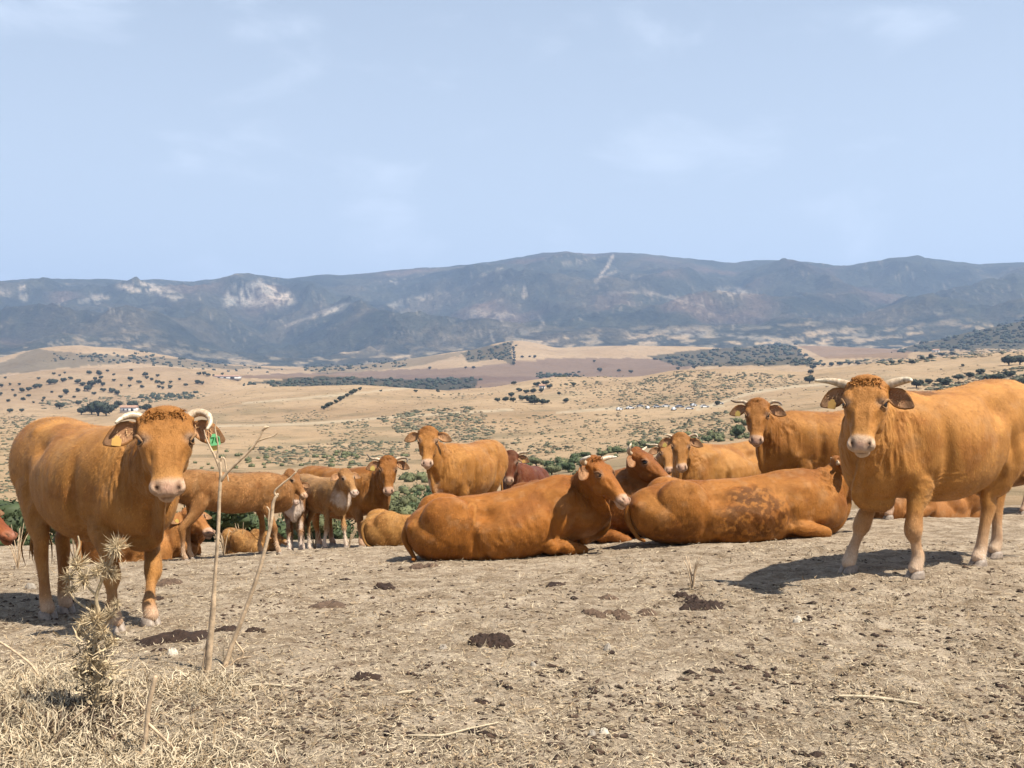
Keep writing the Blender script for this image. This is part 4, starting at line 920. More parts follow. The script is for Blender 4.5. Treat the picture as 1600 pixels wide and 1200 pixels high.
def place_tree(name, cat, meshes, px, py, hpx, label, group, dmin=60, wide=1.0, sink=.0):
    p = hit(px, py, dmin); h = hpx * p[1] / F; p[2] = h1(p[0], p[1])
    rt = empty(name, (p[0], p[1], p[2] - sink * h)); tag(rt, label, cat, group)
    cr, tr = meshes; rt.scale = (h * wide * .92, h * wide * .92, h * 1.12); rt.location.z -= .10 * h; rt.rotation_euler = (0, 0, random.uniform(0, 6.28))
    for n_, m_ in (('crown', cr), ('trunk', tr)):
        o = bpy.data.objects.new(n_, m_); COL.objects.link(o); o.parent = rt
    return rt
DOTS = [(3, 605, 8), (16, 602, 6), (30, 602, 6), (34, 613, 11), (44, 611, 9), (55, 607, 11), (62, 606, 9), (45, 620, 7), (23, 620, 7), (36, 626, 7), (69, 624, 6), (81, 614, 6), (77, 601, 12), (86, 600, 11), (98, 597, 9), (110, 593, 7), (84, 586, 6), (93, 588, 5), (101, 584, 5),
        (122, 599, 10), (104, 616, 11), (122, 612, 8), (129, 603, 8), (137, 611, 14), (144, 604, 13), (153, 600, 11), (160, 603, 9), (139, 585, 10), (148, 594, 8), (155, 587, 11), (162, 612, 8), (158, 592, 7), (147, 617, 7), (175, 614, 12), (184, 617, 11), (178, 587, 6), (178, 596, 6),
        (205, 580, 5), (204, 595, 9), (217, 599, 7), (202, 605, 6), (227, 588, 9), (229, 592, 7), (237, 595, 8), (246, 589, 7), (246, 599, 7), (253, 601, 8), (248, 606, 7), (266, 599, 6), (266, 607, 9), (254, 608, 6), (309, 600, 9), (316, 601, 8), (311, 586, 6), (318, 586, 8), (325, 588, 7), (334, 588, 5), (347, 586, 5),
        (12, 628, 6), (52, 630, 5), (66, 628, 6), (20, 611, 5), (95, 622, 6), (116, 622, 6), (190, 604, 6), (222, 606, 6), (280, 594, 5), (290, 603, 6), (0, 618, 7), (8, 592, 5), (60, 593, 5), (168, 581, 5)]
for k, (x_, y_, h_) in enumerate(DOTS):
    place_tree('oak_tree', 'tree', OAKS[k % 4], x_, y_, h_ * random.uniform(.9, 1.1), 'small dark oak dotted over the dry slope at far left', 'oaks dotted over the left slope', 350, random.uniform(1.0, 1.35))
ML = ['dark oak at the far left edge, left of the lone pair', 'small oak right of the leftmost one above the cow rump', 'broad dark oak left of the farmhouse clump', 'flat oak behind the left end of the farmhouse clump', 'oak at the left end of the farmhouse clump', 'second oak from the left in the farmhouse clump', 'tallest oak of the farmhouse clump', 'oak right of the tallest in the farmhouse clump', 'smaller oak behind the right end of the farmhouse clump',
 'oak between the clump and the white farmhouse', 'oak standing right behind the white farmhouse', 'oak right of the white farmhouse', 'oak behind the tallest one of the farmhouse clump', 'small oak between the farmhouse and the oak right of it']
for k, (x_, y_, h_) in enumerate([(15, 645, 10), (34, 644, 8), (93, 639, 15), (122, 633, 10), (127, 648, 17), (143, 648, 24), (153, 650, 33), (166, 650, 24), (178, 641, 14), (185, 636, 14), (206, 640, 20), (229, 643, 17), (150, 640, 20), (220, 640, 9)]):
    place_tree('oak_tree', 'tree', BUSHM[k % 2], x_, y_, h_, ML[k], 'oaks around the white farmhouse', 300, 1.15)
CL = [(778, 628, 9), (790, 627, 10), (799, 620, 10), (811, 612, 9), (802, 628, 10), (816, 626, 12), (827, 629, 17), (836, 632, 15), (847, 632, 12), (839, 604, 10), (851, 602, 11), (859, 607, 10), (845, 613, 9), (833, 614, 10), (822, 615, 9), (856, 630, 8)]
for k, (x_, y_, h_) in enumerate(CL):
    place_tree('oak_tree', 'tree', OAKS[k % 4], x_, y_, h_, 'dark oak in the clump round the white shed on the middle hill', 'oaks round the white shed', 350, 1.3)
for k in range(10):
    t = k / 9; place_tree('oak_tree', 'tree', OAKS[k % 4], 506 + 56 * t + random.uniform(-1, 1), 640 - 30 * t, 9 + 2 * math.sin(k * 2), 'dark oak in the slanting hedge line on the tan field', 'oaks of the slanting hedge line', 350, 1.2)
for k in range(9):
    place_tree('oak_tree', 'tree', OAKS[k % 4], 803 + random.uniform(-1, 1), 545 + k * 3.9, 5.5, 'tiny tree in the upright hedge on the central far hill', 'trees of the upright hedge', 1900, 1.0)
SOLO = [(874, 617, 7), (884, 629, 10), (896, 603, 8), (803, 601, 8), (938, 581, 9), (967, 581, 6), (986, 583, 7), (740, 576, 6), (727, 576, 5), (816, 559, 5), (835, 559, 6), (828, 558, 4), (928, 566, 5), (595, 612, 4), (650, 613, 6), (684, 613, 6), (671, 577, 6), (1059, 578, 7), (1085, 576, 7), (1267, 584, 9), (1270, 577, 10), (1267, 590, 6), (1310, 536, 4),
        (1365, 589, 6), (1394, 569, 8), (1425, 569, 9), (1405, 568, 7), (1340, 570, 8), (1326, 570, 7), (1312, 571, 8), (1300, 572, 9), (1287, 572, 7), (1440, 563, 8), (1455, 560, 9), (1472, 557, 9), (1488, 555, 8), (1505, 573, 6), (1081, 634, 6), (1120, 633, 10)]
for k, (x_, y_, h_) in enumerate(SOLO):
    place_tree('oak_tree', 'tree', OAKS[k % 4], x_, y_, h_, 'lone dark oak scattered on the middle fields', 'oaks scattered on the middle fields', 350, 1.25)
BL = ['lone dark bush left of the big right cow horn', 'round dark bush just right of the big right cow horn', 'low bush second from the horn in the bush line', 'wide dark bush in the bush line over the cow shoulder', 'bush in the line right of the wide one', 'small bush halfway along the rising bush line', 'bush in the line above the cow back',
 'bush low in the line above the cow back', 'bush near the upper right end of the line', 'bush at the upper right end of the line', 'big dark bush standing above the line at far right', 'big dark bush cut by the right edge of the picture', 'dark bush touching the cow rump at the right edge', 'dark bush beyond the right edge above the rump', 'flat bush lying closest behind the shoulder of the big right cow', 'flat bush lying closest behind the back of the big right cow']
for k, (x_, y_, h_, w_) in enumerate([(1265, 599, 17, 1.1), (1432, 606, 19, 1.2), (1452, 600, 12, 1.3), (1476, 602, 17, 1.5), (1497, 594, 13, 1.4), (1515, 590, 12, 1.4), (1531, 585, 13, 1.3), (1546, 596, 14, 1.3), (1559, 596, 18, 1.3), (1578, 590, 16, 1.3), (1576, 571, 22, 1.2), (1594, 570, 22, 1.2), (1598, 607, 24, 1.1), (1612, 600, 24, 1.2), (1465, 612, 9, 1.6), (1540, 606, 9, 1.5)]):
    place_tree('evergreen_bush', 'bush', BUSHM[k % 2], x_, y_, h_, BL[k], 'dark bushes above the big right cow', 250, w_)
NB = [(1153, 684, 30, 'round dark bush beside the head of the standing cow at right', 1.0), (1124, 688, 17, 'low bush left of the round dark bush', 1.5), (1106, 691, 13, 'small bush at the lower end of the bush line', 1.5),
      (838, 728, 22, 'dark leafy bush between the red cow and the central lying cow', 1.2), (862, 742, 26, 'pale leafy bush above the back of the central lying cow', 1.2), (888, 738, 24, 'pale leafy bush nearest the head of the central lying cow', 1.1),
      (632, 800, 44, 'tall green bush left of the hornless cow', .9), (650, 806, 32, 'low green bush at the foot of the hornless cow', 1.0), (612, 806, 30, 'green bush under the chin of the curved-horn cow', 1.0),
      (915, 716, 15, 'bush in the green band right of centre, left end', 1.4), (940, 714, 15, 'bush in the green band above the dark tan cow', 1.4), (965, 709, 15, 'bush in the green band left of the raised chin', 1.5), (1000, 704, 13, 'bush in the green band by the pale horn', 1.6)]
for k, (x_, y_, h_, lb, w_) in enumerate(NB):
    place_tree('leafy_bush', 'bush', NEARB[(k + (0 if k < 4 else 1)) % 4], x_, y_, h_, lb, 'leafy bushes beyond the hilltop', 40, w_, .04)
EDGE = [(345, 858, 58), (372, 862, 42), (318, 866, 48), (498, 848, 40), (405, 850, 36), (20, 888, 52), (-20, 890, 60), (120, 880, 45), (150, 884, 36), (620, 835, 48)]
for k, (x_, y_, h_) in enumerate(EDGE):
    d_ = 17.5 + (k % 3) * .9; X_ = (x_ - 800) * d_ / F; rt = empty('leafy_bush', (X_, d_, h1(X_, d_) - .1)); h_w = h_ * d_ / F * 1.9
    tag(rt, ['dark shrub seen between the legs of the brown young animal' if k != 4 else 'dark shrub seen between the two tall dry stalks', ('dark shrub beside the muzzle of the dark red cow at the left edge', 'dark shrub just beyond the left edge of the picture', 'dark shrub between the hind and front legs of the left cow', 'dark shrub behind the front legs of the left cow')[k - 5 if 5 <= k <= 8 else 0], 'dark shrub just over the hilltop edge ' + ('left of the pale calf' if k == 3 else 'below the hornless cow')][0 if k < 3 or k == 4 else (1 if 5 <= k <= 8 else 2)], 'bush',
        ['shrubs between the legs', 'shrubs behind the left cow', 'shrubs behind the calves'][0 if k < 3 or k == 4 else (1 if 5 <= k <= 8 else 2)])
    rt.scale = (h_w * 1.1, h_w * 1.1, h_w); rt.rotation_euler = (0, 0, k * 1.3)
    for n_, m_ in zip(('crown', 'trunk'), NEARB[k % 4]):
        o = bpy.data.objects.new(n_, m_); COL.objects.link(o); o.parent = rt
# woods too dense to count
def in_poly(poly, n, rg):
    P_ = np.array(poly, float); out = []
    while len(out) < n:
        q = rg.uniform(P_.min(0), P_.max(0), (n * 2, 2)); out += [tuple(a) for a in q[poly_mask(q[:, 0], q[:, 1], poly)]]
    return out[:n]
rg = np.random.default_rng(5); wb = MB()
WOODS = [([(380, 600), (500, 592), (640, 593), (742, 591), (740, 605), (690, 610), (480, 609)], 420, 950, 5.5), ([(1010, 560), (1120, 548), (1240, 537), (1262, 560), (1285, 569), (1200, 571), (1060, 572)], 420, 950, 5.5),
         ([(725, 553), (802, 535), (801, 558), (790, 563), (730, 562)], 130, 1900, 4.5), ([(1390, 551), (1600, 498), (1640, 492), (1640, 540), (1560, 543), (1500, 549)], 480, 1300, 5.5), ([(818, 586), (910, 583), (905, 592), (850, 592)], 70, 900, 6),
         ([(460, 574), (640, 562), (640, 572), (500, 585)], 130, 1900, 4.5), ([(0, 580), (120, 552), (300, 560), (460, 578), (400, 584), (200, 568)], 220, 1900, 4), ([(205, 620), (310, 613), (300, 622), (240, 626)], 60, 600, 6), ([(60, 556), (240, 549), (300, 562), (100, 562)], 60, 1900, 4)]
for poly, n_, dm, hp_ in WOODS:
    for (x_, y_) in in_poly(poly, n_, rg):
        if vnoise(np.array([[x_ / 14., y_ / 4., 1.]]), 9)[0] < -.22: continue
        p = hit(x_ + rg.normal(0, 5), y_ + rg.normal(0, 1.0), dm); s_ = hp_ * p[1] / F * rg.uniform(.35, 1.2); blob(wb, p + [0, 0, s_ * .2], s_ * .62, rg, 7, 5, .75, .5)
wd = link('woodland', wb.mesh('woodland', False), M_OAK); tag(wd, 'dense dark oak woods filling the folds of the far fields', 'woodland', kind='stuff')
# scrub scattered over the slopes
def scatter_scrub(name, n, matl, label, seed, y0, y1, thr, szr):
    rg = np.random.default_rng(seed); mb = MB(); k = 0
    X_ = rg.uniform(-150, 1750, n * 3); Y_ = rg.uniform(y0, y1, n * 3)
    f_ = fbm(np.c_[X_ / 70, Y_ / 28, np.zeros(n * 3)], 4, seed); sel = np.where(f_ + .28 * rg.normal(size=n * 3) > thr)[0][:n]
    for i in sel:
        p = hit(X_[i], Y_[i], 60)
        if not 60 < p[1] < 1000: continue
        s_ = rg.uniform(*szr) * p[1] / F; blob(mb, p + [0, 0, s_ * .1], s_, rg, 5, 4, .55, .7)
    o = link(name, mb.mesh(name, False), matl); tag(o, label, 'scrub', kind='stuff')
def patch_scrub(name, matl, label, seed, polys, leafy=0):
    rg = np.random.default_rng(seed); mb = MB()
    for poly, n_, dmin, (a, b_) in polys:
        q = np.array(in_poly(poly, n_, rg)); f_ = fbm(np.c_[q[:, 0] / 22, q[:, 1] / 9, np.zeros(len(q))], 3, seed)
        for (x_, y_), f in zip(q, f_):
            if f < -.08 and rg.uniform() < .8: continue
            p = hit(x_, y_, dmin); s_ = 1.15 * rg.uniform(a, b_) * (1 + .6 * f) * p[1] / F
            if leafy:
                n2 = leafy; u = rg.normal(size=(n2, 3)); u /= np.linalg.norm(u, axis=1)[:, None]; c_ = p + u * s_ * rg.uniform(.5, 1.1, (n2, 1)) * [1, 1, .75] + [0, 0, s_ * .4]
                t1 = rg.normal(size=(n2, 3)); t1 /= np.linalg.norm(t1, axis=1)[:, None]; t2 = np.cross(t1, u); sz = s_ * rg.uniform(.10, .22, (n2, 1))
                mb.add(np.stack([c_ - t1 * sz, c_ + t2 * sz * .6, c_ + t1 * sz, c_ - t2 * sz * .6], 1).reshape(-1, 3), Q=np.arange(4 * n2).reshape(-1, 4)); blob(mb, p + [0, 0, s_ * .3], s_ * .72, rg, 6, 5, .7, .5)
            else: blob(mb, p + [0, 0, s_ * .1], s_, rg, 5, 4, .5, .8)
    o = link(name, mb.mesh(name, False), matl); tag(o, label, 'scrub', kind='stuff')
P1 = [([(590, 652), (650, 640), (740, 636), (775, 660), (770, 690), (700, 692), (640, 690)], 900, 200, (1.2, 3.4)), ([(770, 655), (900, 645), (1000, 650), (990, 700), (880, 705), (790, 690)], 420, 200, (1.0, 2.6)),
      ([(985, 660), (1090, 650), (1150, 640), (1140, 680), (1050, 700), (985, 690)], 700, 150, (1.2, 3.2)), ([(980, 600), (1060, 578), (1240, 585), (1260, 600), (1180, 612), (1080, 636), (960, 640)], 1300, 350, (.9, 2.4)),
      ([(850, 592), (980, 586), (985, 640), (900, 640)], 260, 350, (.8, 2.0)), ([(400, 700), (560, 690), (640, 690), (640, 730), (420, 726)], 700, 100, (1.2, 3.6)), ([(0, 650), (60, 650), (30, 690), (0, 690)], 220, 200, (1.0, 2.6)),
      ([(490, 665), (570, 655), (590, 680), (520, 695)], 160, 200, (.9, 2.4)), ([(440, 650), (500, 640), (515, 655), (450, 662)], 110, 300, (.8, 1.8)), ([(1410, 606), (1500, 586), (1620, 572), (1620, 604), (1480, 612)], 420, 250, (1.8, 4.5)), ([(1290, 566), (1400, 560), (1520, 546), (1600, 544), (1600, 556), (1500, 560), (1400, 572)], 300, 700, (1.2, 3.2)), ([(60, 628), (230, 616), (330, 612), (320, 622), (200, 632), (60, 640)], 240, 400, (1.0, 3.0)), ([(640, 618), (770, 612), (770, 622), (640, 626)], 60, 400, (.8, 2.0)), ([(640, 700), (800, 690), (900, 700), (830, 720), (700, 735)], 420, 100, (1.4, 3.8)), ([(0, 690), (20, 690), (60, 760), (0, 790)], 200, 80, (1.5, 4))]
patch_scrub('scrub', M_SCRUB, 'grey green scrub in patches over the dry slopes', 61, P1)
P2 = [([(0, 640), (1600, 600), (1600, 640), (1100, 720), (0, 740)], 1500, 120, (.6, 1.6)), ([(330, 600), (1000, 600), (1000, 640), (330, 650)], 500, 400, (.5, 1.2)), ([(1100, 605), (1600, 560), (1600, 600), (1200, 640)], 350, 300, (.6, 1.6))] + [(p, n // 2, d, z) for p, n, d, z in P1]
patch_scrub('dry_scrub', M_DRYSCRUB, 'brown dead scrub speckling the dry slopes', 62, P2)
P3 = [([(770, 752), (820, 728), (900, 712), (1000, 692), (1060, 684), (1160, 672), (1180, 684), (1060, 700), (1000, 708), (930, 722), (900, 750), (800, 770)], 170, 60, (4, 8)), ([(590, 752), (665, 745), (680, 810), (590, 812)], 70, 40, (6, 12)),
      ([(180, 700), (420, 700), (640, 712), (600, 732), (300, 735), (180, 730)], 110, 80, (3, 6)), ([(1150, 640), (1180, 650), (1180, 690), (1140, 690)], 14, 60, (5, 9))]
patch_scrub('shrubbery', M_LEAF2, 'band of pale green leafy shrubs on the slope below the hilltop', 63, P3, 60)
P4 = [([(-80, 838), (960, 826), (960, 842), (600, 850), (-80, 860)], 130, 17.5, (13, 26)), ([(620, 770), (700, 770), (700, 815), (620, 815)], 24, 40, (7, 13)), ([(800, 735), (900, 715), (900, 730), (820, 752)], 22, 60, (4, 8))]
patch_scrub('dark_shrubbery', M_LEAF, 'dark green shrubs just over the edge of the hilltop', 64, P4, 90)

# ------------------------------------------------------------------ buildings and cars far off
def wall_box(name, lo, hi, m_, parent):
    V, Q = box_mesh(name, lo, hi); return link(name, mesh_np(name, V, Q, False), m_, parent)
def farmhouse(px, py, wpx, label, dmin, doors=1, hh=.38):
    p = hit(px, py, dmin); w = wpx * p[1] / F; d = w * .4; h = w * hh
    rt = empty('farmhouse', p); tag(rt, label, 'house')
    wall_box('wall', (-w / 2, -d / 2, -1.0), (w / 2, d / 2, h), M_WHITE, rt)
    V = np.array([(-w / 2 - .3, -d / 2 - .3, h + .02), (w / 2 + .3, -d / 2 - .3, h + .02), (w / 2 + .3, d / 2 + .3, h + .02), (-w / 2 - .3, d / 2 + .3, h + .02), (-w / 2 - .3, 0, h * 1.45), (w / 2 + .3, 0, h * 1.45)])
    me = bpy.data.meshes.new('roof'); me.from_pydata([tuple(v) for v in V], [], [(0, 3, 2, 1), (0, 1, 5, 4), (2, 3, 4, 5), (0, 4, 3), (1, 2, 5)]); link('roof', me, M_TILE, rt)
    wall_box('door', (w * .18, -d / 2 - .06, 0), (w * .34, -d / 2 + .05, h * .8), M_DARK, rt)
    for q in (-.32, -.08): wall_box('window', (w * q, -d / 2 - .06, h * .35), (w * (q + .1), -d / 2 + .05, h * .72), M_DARK, rt)
farmhouse(202, 644, 25, 'low white farmhouse among the oaks above the left cow', 300, hh=.3)
farmhouse(847, 608, 9, 'small white shed in the oak clump on the middle hill', 400, hh=.6)
farmhouse(355, 592, 40, 'long low white barn on the far fields at left', 900, hh=.10)
farmhouse(1462, 551, 10, 'small pale house below the dark hill at far right', 1200, hh=.4)
def car_mesh(seed, body):
    mb = MB(); prof = [(-2.1, .35), (-2.1, .85), (-1.55, .95), (-1.0, 1.42), (.35, 1.45), (1.0, .98), (1.95, .85), (2.1, .55), (2.05, .35)]
    rings = []
    for y_, sc in [(-.82, .94), (-.86, 1), (.86, 1), (.82, .94)]: rings.append(np.array([(x * (sc if z > .5 else 1), y_ * (.82 if z > 1.1 else 1), z) for x, z in prof]))
    V, T, Q = loft(rings); mb.add(V, T, Q); return mb.mesh('car', False)
CARB = car_mesh(0, None); M_CARW = simple('car_white', (.75, .75, .74), .3, .03, 1); M_CARD = simple('car_grey', (.16, .18, .22), .3, .05, 1); M_CARS = simple('car_silver', (.45, .47, .5), .3, .05, 1)
gl_mb = MB()
for sgn in (-1, 1):
    V = np.array([(-1.35, sgn * .80, 1.0), (.85, sgn * .80, 1.0), (.30, sgn * .72, 1.38), (-.95, sgn * .72, 1.38)]); gl_mb.add(V, Q=[(0, 1, 2, 3)]); V2 = V + [0, sgn * .02, 0]; gl_mb.add(V2, Q=[(0, 1, 2, 3)])
GLM = gl_mb.mesh('window', False); GLM.materials.append(M_GLASS)
wm = MB(); tube(wm, [(0, -.1, 0), (0, .1, 0)], [.33, .33], (1, 0, 0), 2, 12); WM = wm.mesh('wheel'); WM.materials.append(M_TYRE)
CARS = [(968, 641, 'white'), (985, 639, 'white'), (1000, 636, 'silver'), (1012, 639, 'white'), (1027, 637, 'silver'), (1041, 636, 'white'), (1053, 641, 'white'), (1062, 637, 'grey'), (1077, 640, 'white'), (1084, 635, 'silver'), (1101, 637, 'white'), (1124, 632, 'white')]
for k, (x_, y_, c_) in enumerate(CARS):
    p = hit(x_, y_, 350); p[2] = h1(p[0], p[1]); rt = empty('parked_car', p); rt.rotation_euler = (0, 0, random.uniform(-.35, .35) + (0 if k % 3 else 1.2))
    tag(rt, {'white': 'white car parked in the loose row along the dirt track', 'silver': 'silver car parked in the loose row along the dirt track', 'grey': 'dark grey car parked in the loose row along the dirt track'}[c_], 'car', c_ + ' cars parked along the dirt track')
    bm_ = CARB.copy(); bm_.materials.append({'white': M_CARW, 'silver': M_CARS, 'grey': M_CARD}[c_])
    for n_, m_, lc in [('body', bm_, (0, 0, 0)), ('window', GLM, (0, 0, 0))] + [('wheel', WM, (a, b, .33)) for a in (-1.3, 1.3) for b in (-.78, .78)]:
        o = bpy.data.objects.new(n_, m_); COL.objects.link(o); o.parent = rt; o.location = lc

# ------------------------------------------------------------------ what lies on the hilltop
def gp(px, py): return hit(px, py, 2.5)
def lump(name, px, py, wpx, matl, label, cat, group=None, asp=.75, hgt=.16, rough=.5, seed=0, multi=1):
    p = gp(px, py); w = wpx * p[1] / F / 2; rg = np.random.default_rng(seed); mb = MB()
    p[2] = h1(p[0], p[1])
    for q in range(multi):
        off = np.array([rg.uniform(-.75, .75) * w, rg.uniform(-.6, .6) * w, 0]) if multi > 1 else np.zeros(3); ww = w * (rg.uniform(.30, .55) if multi > 1 else 1)
        nr, na = 9, 34; V = []; th = np.linspace(0, 2 * math.pi, na, endpoint=False)
        ol = 1 + rough * fbm(np.c_[np.cos(th) * 1.6 + seed, np.sin(th) * 1.6 + q * 3, np.zeros(na)], 4, seed + q)
        for i in range(nr + 1):
            f = i / nr; R_ = ww * ol * (.04 + .96 * f); X_ = off[0] + np.cos(th) * R_ ; Y_ = off[1] + np.sin(th) * R_ * asp
            prof = (1 - f ** 3) ; nn = fbm(np.c_[X_, Y_, np.full(na, seed)] * (5.5 / ww) * .5, 4, seed + 3); Z_ = ww * hgt * 2 * prof * (1 + .9 * nn) * (1 if f < 1 else 0) + .25 * ww * hgt * ridged(np.c_[X_, Y_, np.full(na, seed)] * 6 / ww, 2, seed) * prof
            V.append(np.c_[X_, Y_, Z_ - (.008 if f == 1 else 0)])
        V = np.vstack(V); c_ = V[:na].mean(0) + [0, 0, .003]; i = np.arange(nr)[:, None] * na; j = np.arange(na)[None]; j2 = (j + 1) % na
        Q = np.stack([i + j, i + na + j, i + na + j2, i + j2], -1).reshape(-1, 4); n_ = len(V); Vv = np.vstack([V, c_]); T = [(n_, a, (a + 1) % na) for a in range(na)]
        wx, wy = Vv[:, 0] + p[0], Vv[:, 1] + p[1]; Vv[:, 2] += H(wx, wy) - p[2]; mb.add(Vv, T, Q)
    o = link(name, mb.mesh(name), matl, None, p); tag(o, label, cat, group); return o
PATS = [(272, 998, 88, 0, 1, 'big dark brown cow pat just right of the left cow hooves'), (757, 1005, 78, 0, 9, 'dark cow pat of separate lumps in the middle foreground'), (1098, 948, 62, 0, 5, 'dark lumpy cow pat below the manure-patched cow'), (1070, 935, 50, 0, 2, 'flat dark cow pat beside the lumpy one on its left'),
        (950, 962, 56, 1, 3, 'brown crumbling cow pat left of the lumpy dark one'), (1003, 960, 50, 1, 2, 'grey brown cow pat in the middle of the row right of centre'), (590, 918, 58, 0, 3, 'dark cow pat below the rump of the central cow'), (664, 888, 52, 1, 2, 'dried grey cow pat close under the central lying cow'), (512, 948, 56, 1, 1, 'flat dried cow pat left of the dark one'),
        (571, 1058, 46, 0, 1, 'small humped cow pat at left of the middle foreground'), (357, 984, 40, 0, 1, 'thin dark cow pat between the two dry stalks'), (398, 988, 36, 0, 3, 'crumbled dark cow pat right of the slanting stalk'), (262, 912, 46, 1, 1, 'flat brown cow pat behind the left cow front leg'), (248, 1016, 26, 0, 2, 'small dark piece of dung below the big left pat'),
        (1163, 1042, 34, 0, 2, 'small dark clod right of centre in the foreground'), (752, 1096, 26, 0, 1, 'small dark clod in the lower middle'), (868, 914, 30, 0, 1, 'thin dark dung strip near the central cow front leg'), (952, 936, 32, 1, 1, 'small brown dung strip beyond the grey ones'), (1482, 1190, 34, 0, 2, 'dark clod at the lower right edge'),
        (1275, 1178, 26, 0, 1, 'small dark clod low at right'), (1120, 1050, 26, 0, 1, 'tiny dark clod left of the pale stick'), (245, 935, 22, 0, 1, 'small dark clod beside the left cow front leg'), (378, 1042, 22, 0, 1, 'dark clod at the foot of the slanting stalk')]
for k, (x_, y_, w_, dry, mu, lb) in enumerate(PATS):
    lump('cow_pat', x_, y_, w_, M_DUNGD if dry else M_DUNG, lb, 'dung', 'cow pats on the trodden ground', .8, .11 if mu == 1 else .20, .8, 40 + k, mu * 2 if mu > 1 else 1)
for k, (x_, y_, w_, lb, m_) in enumerate([(692, 1014, 14, 'dark round stone left of the lumpy cow pat', M_STONE), (949, 1014, 14, 'dark stone right of the middle cow pat', M_STONE), (833, 1040, 11, 'small brown stone below the middle cow pat', M_STONE), (944, 1146, 16, 'pale pebble in the lower middle', M_PALE),
        (270, 1022, 18, 'pale flat stone below the big left cow pat', M_PALE), (48, 920, 18, 'grey stone behind the left cow hind legs', M_STONE), (1246, 972, 16, 'small white stone right of the lumpy cow pat', M_PALE), (925, 1148, 14, 'dark pebble touching the pale one', M_STONE)]):
    lump('stone', x_, y_, w_, m_, lb, 'stone', None, .8, .42, .2, 90 + k, 1)

def ribbons(n, pos, ln, wd, seed, lift=.012, curl=1.2, up_=0.):
    rg = np.random.default_rng(seed); a = rg.uniform(0, 2 * math.pi, n); P_ = np.empty((n, 4, 3)); P_[:, 0] = pos; st = (ln / 3)[:, None]
    tlt = rg.uniform(-.25, .35, n) + up_ * rg.uniform(.2, 1.2, n)
    for k in range(1, 4):
        a = a + rg.normal(0, curl / 3, n); tlt = tlt + rg.normal(0, .35, n) - up_ * .25
        P_[:, k] = P_[:, k - 1] + np.c_[np.cos(a) * np.cos(tlt), np.sin(a) * np.cos(tlt), np.sin(tlt)] * st
    if up_ == 0:
        g_ = H(P_[:, :, 0].ravel(), P_[:, :, 1].ravel()).reshape(n, 4) + .003; P_[:, :, 2] = np.maximum(P_[:, :, 2], g_); P_[:, :, 2] += rg.uniform(0, lift, n)[:, None]
    else: P_[:, :, 2] = np.maximum(P_[:, :, 2], pos[:, None, 2] - .01)
    T_ = P_[:, 3] - P_[:, 0]; w = np.cross(T_, rg.normal(size=(n, 3)) * .5 + [0, 0, 1.]); w /= np.linalg.norm(w, axis=1)[:, None] + 1e-9
    wk = np.array([.7, 1, .9, .25])[None, :, None] * (wd / 2)[:, None, None] * w[:, None, :]
    V = np.stack([P_ - wk, P_ + wk], 2).reshape(n * 8, 3); b = (np.arange(n) * 8)[:, None, None]
    Q = b + np.array([[0, 1, 3, 2], [2, 3, 5, 4], [4, 5, 7, 6]])[None]; return V, Q.reshape(-1, 4)
def ground_points(n, seed, x0=-250, x1=1850, y0=845, y1=1290, pw=1.0, patch=None):
    rg = np.random.default_rng(seed); m = n * 3; py_ = y0 + (y1 - y0) * rg.uniform(0, 1, m) ** pw; px_ = rg.uniform(x0, x1, m)
    d = 1.62 * F / np.maximum(py_ - HZ, 60)
    for _ in range(6): d = np.clip((CAMZ - H((px_ - 800) * d / F, d)) * F / (py_ - HZ), 2.6, 19)
    x_ = (px_ - 800) * d / F; keep = np.ones(m, bool)
    if patch: keep = fbm(np.c_[x_ * patch[0], d * patch[0], np.zeros(m)], 4, seed + 5) + .18 * rg.normal(size=m) > patch[1]
    i = np.where(keep)[0][:n]; return np.c_[x_[i], d[i], H(x_[i], d[i])], rg
def straw(name, n, matl, label, seed, ln, wd, **k):
    p, rg = ground_points(n, seed, **k); n = len(p); sc = .55 + .45 * p[:, 1] / 8
    V, Q = ribbons(n, p, rg.uniform(*ln, n), rg.uniform(*wd, n) * np.clip(sc, .7, 1.6), seed + 1, .012, 2.6)
    o = link(name, mesh_np(name, V, Q, False), matl); tag(o, label, 'straw', kind='stuff')
straw('straw_litter', 42000, M_STRAW, 'pale curled straw littering the trodden ground', 71, (.014, .060), (.002, .005))
straw('old_straw', 16000, M_STRAWD, 'brown rotten straw trodden into the ground', 72, (.02, .07), (.003, .007), patch=(1.3, -.1))
p, rg = ground_points(13000, 73, patch=(1.1, -.02)); mb = MB(); n_ = len(p)
base_o = np.array([(1, 0, 0), (0, 1, 0), (-1, 0, 0), (0, -1, 0), (0, 0, .6), (0, 0, -.3)], float); Fo = np.array([(0, 1, 4), (1, 2, 4), (2, 3, 4), (3, 0, 4), (1, 0, 5), (2, 1, 5), (3, 2, 5), (0, 3, 5)])
def crumbs(name, p, rg, szr, matl, label, pw=3):
    n_ = len(p); s_ = (szr[0] + (szr[1] - szr[0]) * rg.uniform(0, 1, n_) ** pw)[:, None, None]; th = rg.uniform(0, 6.28, n_); c, s = np.cos(th), np.sin(th)
    B_ = base_o[None] * rg.uniform(.55, 1.4, (n_, 6, 1)) * [1.3, .8, .8]; B2 = np.stack([B_[..., 0] * c[:, None] - B_[..., 1] * s[:, None], B_[..., 0] * s[:, None] + B_[..., 1] * c[:, None], B_[..., 2]], -1) * s_
    V = (p[:, None, :] + B2).reshape(-1, 3); T = (np.arange(n_) * 6)[:, None, None] + Fo[None]
    o = link(name, mesh_np(name, V, T.reshape(-1, 3), False), matl); tag(o, label, 'crumbs', kind='stuff')
